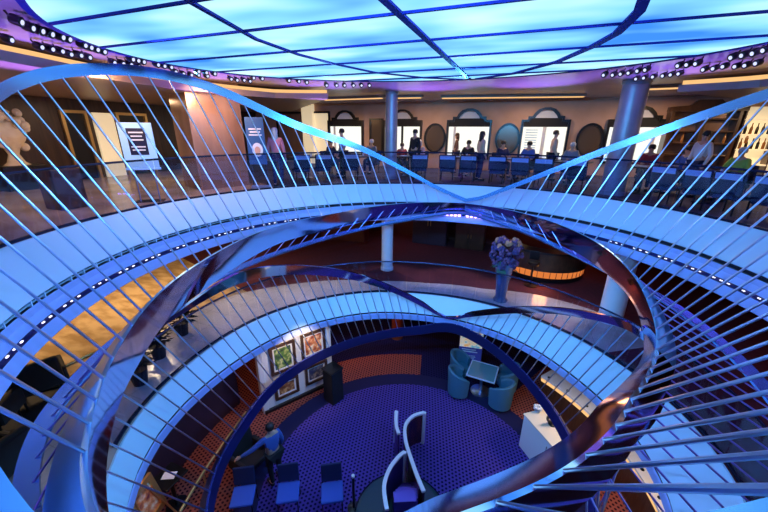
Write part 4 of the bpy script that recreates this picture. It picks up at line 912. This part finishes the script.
# centre piece: round dais with three curved balustrade walls
dz = thing('stair_dais', 'round dark teal dais in the middle of the violet carpet', 'platform', (.05, -.75, ZL))
MT['dais'] = mat('dark_teal', (.01, .06, .08), .3)
MB().lathe([(.95, 0), (.95, .05), (.90, .06)], n=48).build('disc', 'dais', dz); MB().lathe([(.96, .0), (.99, .0), (.99, .04), (.96, .055)], n=48, caps=False).build('rim', 'rail', dz)
MT['copper'] = noisy('copper_sheet', (.45, .16, .07), (.10, .04, .12), 5, .25, .9, stretch=(1, 1, .2)); MT['violetpanel'] = mat('violet_panel', (.10, .05, .34), .3, .4)
def curve_pts(P, n=20):
    out = []
    for i in range(len(P)-1):
        p0, p1, p2, p3 = P[max(i-1, 0)], P[i], P[i+1], P[min(i+2, len(P)-1)]
        for k in range(n//(len(P)-1)+1):
            t = k/(n//(len(P)-1)+1); out.append(.5*((2*p1)+(p2-p0)*t+(2*p0-5*p1+4*p2-p3)*t*t+(3*p1-p0-3*p2+p3)*t*t*t))
    return out+[P[-1]]
def stair_wall(lab, pts, m, lows=None):
    P = curve_pts([Vector((x, y, 0)) for x, y in pts], 24); t = thing('curved_balustrade', lab, 'balustrade', (P[0].x, P[0].y, ZL)); o = P[0]
    sec = []; cap = []
    for i, p in enumerate(P):
        d = (P[min(i+1, len(P)-1)]-P[max(i-1, 0)]).normalized(); n = Vector((-d.y, d.x, 0))*.02; q = p-o
        sec.append([q+n+Vector((0, 0, .06)), q+n+Vector((0, 0, .97)), q-n+Vector((0, 0, .97)), q-n+Vector((0, 0, .06))])
        n2 = n*1.9; cap.append([q+n2+Vector((0, 0, .97)), q+n2+Vector((0, 0, 1.02)), q-n2+Vector((0, 0, 1.02)), q-n2+Vector((0, 0, .97))])
    MB().sweep(sec, True, False, True).build('panel', m, t, smooth=True); MB().sweep(cap, True, False, True).build('handrail', 'railwhite', t, smooth=True)
    MB().rbox((0, 0, .5), (.09, .09, 1.0), .01).build('end_post', 'railwhite', t)
MT['railwhite'] = mat('white_handrail', (.85, .87, .95), .3)
stair_wall('short curved balustrade with a white handrail, left of the copper lined one', [(-.68, .98), (-.55, .60), (-.40, .36)], 'violetpanel')
stair_wall('tall S-curved balustrade with white handrail and copper lining in the carpet centre', [(-.02, 1.21), (-.24, 1.0), (-.33, .66), (-.20, .25), (.05, -.15), (.28, -.48), (.50, -.76)], 'copper')
stair_wall('curved balustrade with a white handrail sweeping to the bottom edge of the picture', [(-.13, -.06), (-.21, -.22), (-.29, -.55), (-.26, -.95), (-.05, -1.35)], 'violetpanel')
tw = thing('stair_treads', 'flight of dark violet steps between the two curved balustrades', 'steps', (.12, -.70, ZL))
for k in range(5): MB().rbox((-.02+.02*k, .52-.2*k, .10+.10*k), (.44, .22, .20+.2*k), .01, R(25)).build('step', 'violetpanel', tw)
br = thing('brass_rail', 'low brass rail curving through the dark area at the lower left', 'rail', (0, 0, ZL))
b0 = [on_z(u, v, -5.15) for u, v in ((246, 412), (225, 441), (203, 473), (180, 512))]; b0 = curve_pts([Vector((q.x, q.y, .85)) for q in b0], 12)
MB().tube(b0, .03, 8).build('handrail', 'goldtrim', br, smooth=True)
for q in b0[::5]: MB().tube([(q.x, q.y, 0), (q.x, q.y, .83)], .018, 6).build('post', 'goldtrim', br)
# stanchion and blue chairs
p = on_z(354, 508, ZL); sn = thing('stanchion', 'thin black stanchion post with a bright top on the violet carpet', 'stanchion', (p.x, p.y, ZL))
MB().lathe([(.14, 0), (.14, .02), (.03, .04), (.025, .05)], n=20).build('foot', 'black', sn); MB().tube([(0, 0, .04), (0, 0, .92)], .028, 10).build('post', 'black', sn); MB().lathe([(.035, .92), (.035, .97), (.001, .985)], n=14).build('cap', 'napkin', sn)
def blue_chair(p, rz, lab):
    t = thing('stacking_chair', lab, 'chair', p, rz, 'blue chairs at the bottom of the carpet')
    MB().rbox((0, .02, .45), (.46, .46, .07), .03).build('seat', 'seatblue', t); MB().rbox((0, -.23, .72), (.44, .05, .42), .04, rx=R(10)).build('backrest', 'backnavy', t)
    for sx in (-.2, .2):
        MB().tube([(sx, .2, 0), (sx, .2, .43)], .014, 6).build('leg', 'black', t); MB().tube([(sx, -.24, 0), (sx, -.2, .45), (sx, -.25, .85)], .014, 6).build('leg', 'black', t)
MT['seatblue'] = mat('royal_blue_seat', (.05, .12, .55), .8); MT['backnavy'] = mat('navy_back', (.012, .02, .09), .8)
for k, (u, v) in enumerate(((290, 506), (333, 506), (246, 510))):
    q = on_z(u, v, ZL); blue_chair((q.x, q.y, ZL), R(-150), 'blue stacking chair at the bottom of the carpet, %s' % ('middle of three', 'rightmost of three', 'leftmost of three')[k])
# people on the lower deck
pm_ = on_z(277, 481, ZL)
person((pm_.x, pm_.y, ZL), R(70), 'stand', C_['blue'], C_['black'], 'hair_d', 'person in a blue shirt standing on the carpet edge reaching to one side', over={'l_el': (-.42, .10, 1.22), 'l_wr': (-.62, .22, 1.12)})
p = on_z(252, 470, ZL)
lounge((p.x, p.y, ZL), R(-100), 'black armchair beside the person in a blue shirt', 'blackm')

# ------------------------------------------------------------ lights
def lamp(kind, name, loc, col, e, aim=None, size=.1, spot=60, blend=.6, sy=None):
    d = bpy.data.lights.new(name, kind); d.color = col; d.energy = e
    if kind == 'AREA':
        d.size = size
        if sy: d.shape = 'RECTANGLE'; d.size_y = sy
    elif kind == 'SPOT': d.spot_size = R(spot); d.spot_blend = blend; d.shadow_soft_size = size
    else: d.shadow_soft_size = size
    o = bpy.data.objects.new(name, d); COL.objects.link(o); o.location = loc
    if aim is not None: o.rotation_euler = (Vector(aim)-Vector(loc)).to_track_quat('-Z', 'Y').to_euler()
    return o
BL = (.09, .46, 1.0); VI = (.14, .34, 1.0)
for k, ph in enumerate((-170, -125, -80, -40, 0, 40, 80, 125, 170)):
    p = ell(ph, .25); lamp('SPOT', 'spot_lamp', (p.x, p.y, 2.68), VI if k % 2 else BL, E_SPOT, pol(5.0, ph+180, -.9), .08, 75)
for ph in (20, 70, 120, -30, -80, -130):
    p = ell(ph, .25); lamp('SPOT', 'spot_lamp', (p.x, p.y, 2.68), BL, E_FLOOR, (-.5*p.x, -.5*p.y, ZL), .08, 50)
for ph in range(-165, 181, 30):
    lamp('SPOT', 'ceiling_violet_fill', pol(6.27, ph, 1.10), (.32, .16, 1.0), E_CH, pol(5.75, ph, 2.88), .06, 90)  # violet fill added to tint the ceiling ring, no fittings on the rail
# warm lamps of the restaurant
for x, y, e in ((-9.5, 2.5, 60), (-9.5, -2.5, 60), (-6.5, 8.6, 70), (-2.5, 8.9, 70), (1.5, 9.3, 70), (5.5, 9.0, 80), (9.0, 8.5, 80), (9.5, 4.0, 50)):
    lamp('AREA', 'deck_lamp', (x, y, 2.47 if (x < -6 or x > 7) else 2.82), (1, .66, .38), e*E_WARM, (x, y, 0), .6)
for u, d_, e in ((222, 10.4, 50), (110, 9.0, 40)): q = on_d(u, 120, d_); lamp('AREA', 'deck_lamp', (q.x, q.y, 2.50), (1, .58, .30), e, (q.x-1.2, q.y+1.0, 1.2), .4)  # warm fill added in front of the bronze block, no fitting there
# middle deck
for x, y, e in ((-8.5, 0.5, 190), (-9, -2.5, 120), (-7.0, 2.8, 60)): lamp('AREA', 'deck_lamp', (x, y, -.45), (1, .66, .34), e*E_MID, (x, y, ZM), .5)
for ph, r, e in ((75, 6.2, 300), (50, 6.2, 320), (25, 6.1, 330), (2, 6.1, 300), (-20, 6.1, 330), (-42, 6.2, 330)): p = pol(r, ph, -.45); lamp('SPOT', 'deck_lamp', p, (1, .80, .70), e*E_MID, pol(r-1.2, ph, ZM), .1, 66)
lamp('AREA', 'bar_glow', barp(0, 1.7, ZM+.45), (1, .32, .08), 10, barp(0, 3, ZM), .4)
lamp('AREA', 'deck_lamp', (3.5, 8.0, -.5), (1, .3, .1), 10, (3.5, 8.0, ZM), 1)
lamp('AREA', 'deck_lamp', (-3.0, 8.0, -.5), (1, .3, .1), 8, (-3, 8.0, ZM), 1)
lamp('AREA', 'deck_lamp', (8.0, 2.0, -.5), (1, .25, .3), 15, (8, 2, ZM), 1.5)
# lower deck
lamp('SPOT', 'picture_lamp', Vector((ma.x, ma.y, ZL+2.6)) + Matrix.Rotation(aw, 3, 'Z') @ Vector((0, -.9, 0)), (1, .72, .45), 70, (ma.x, ma.y, ZL+1.4), .08, 110)
lamp('AREA', 'deck_lamp', (-4.6, 3.2, ZM-.4), (1, .50, .26), 12, (-4.6, 3.2, ZL), .6)
lamp('AREA', 'deck_lamp', (-2.4, 4.4, ZM-.4), (1, .45, .25), 14, (-2.4, 4.6, ZL), .6)
lamp('AREA', 'deck_lamp', (-4.4, -.6, ZM-.75), (1, .5, .28), 3, (-4.4, -.6, ZL), .4)
lamp('AREA', 'deck_lamp', (-4.3, -2.8, ZM-.75), (1, .6, .3), 9, (-4.3, -2.8, ZL), .4)
lamp('AREA', 'deck_lamp', (.8, 5.6, ZM-.4), (1, .35, .15), 4, (.8, 6.4, ZL), .6)
lamp('AREA', 'deck_lamp', (3.3, 2.2, ZM-.75), (1, .75, .5), 16, (3.0, 1.9, ZL), .3)
lamp('AREA', 'deck_lamp', (4.6, .6, ZM-.75), (1, .65, .35), 12, (4.6, .6, ZL), .3)
w = bpy.data.worlds.new('world'); SC.world = w; w.use_nodes = True
w.node_tree.nodes['Background'].inputs['Color'].default_value = (.01, .012, .03, 1); w.node_tree.nodes['Background'].inputs['Strength'].default_value = .4
SC.view_settings.view_transform = 'Standard'; SC.view_settings.look = 'None'; SC.view_settings.gamma = 1; SC.view_settings.exposure = 0
SC.view_settings.use_curve_mapping = False
SC.cycles.use_denoising = True
SC.cycles.max_bounces = 8; SC.cycles.transparent_max_bounces = 12; SC.cycles.sample_clamp_indirect = 4
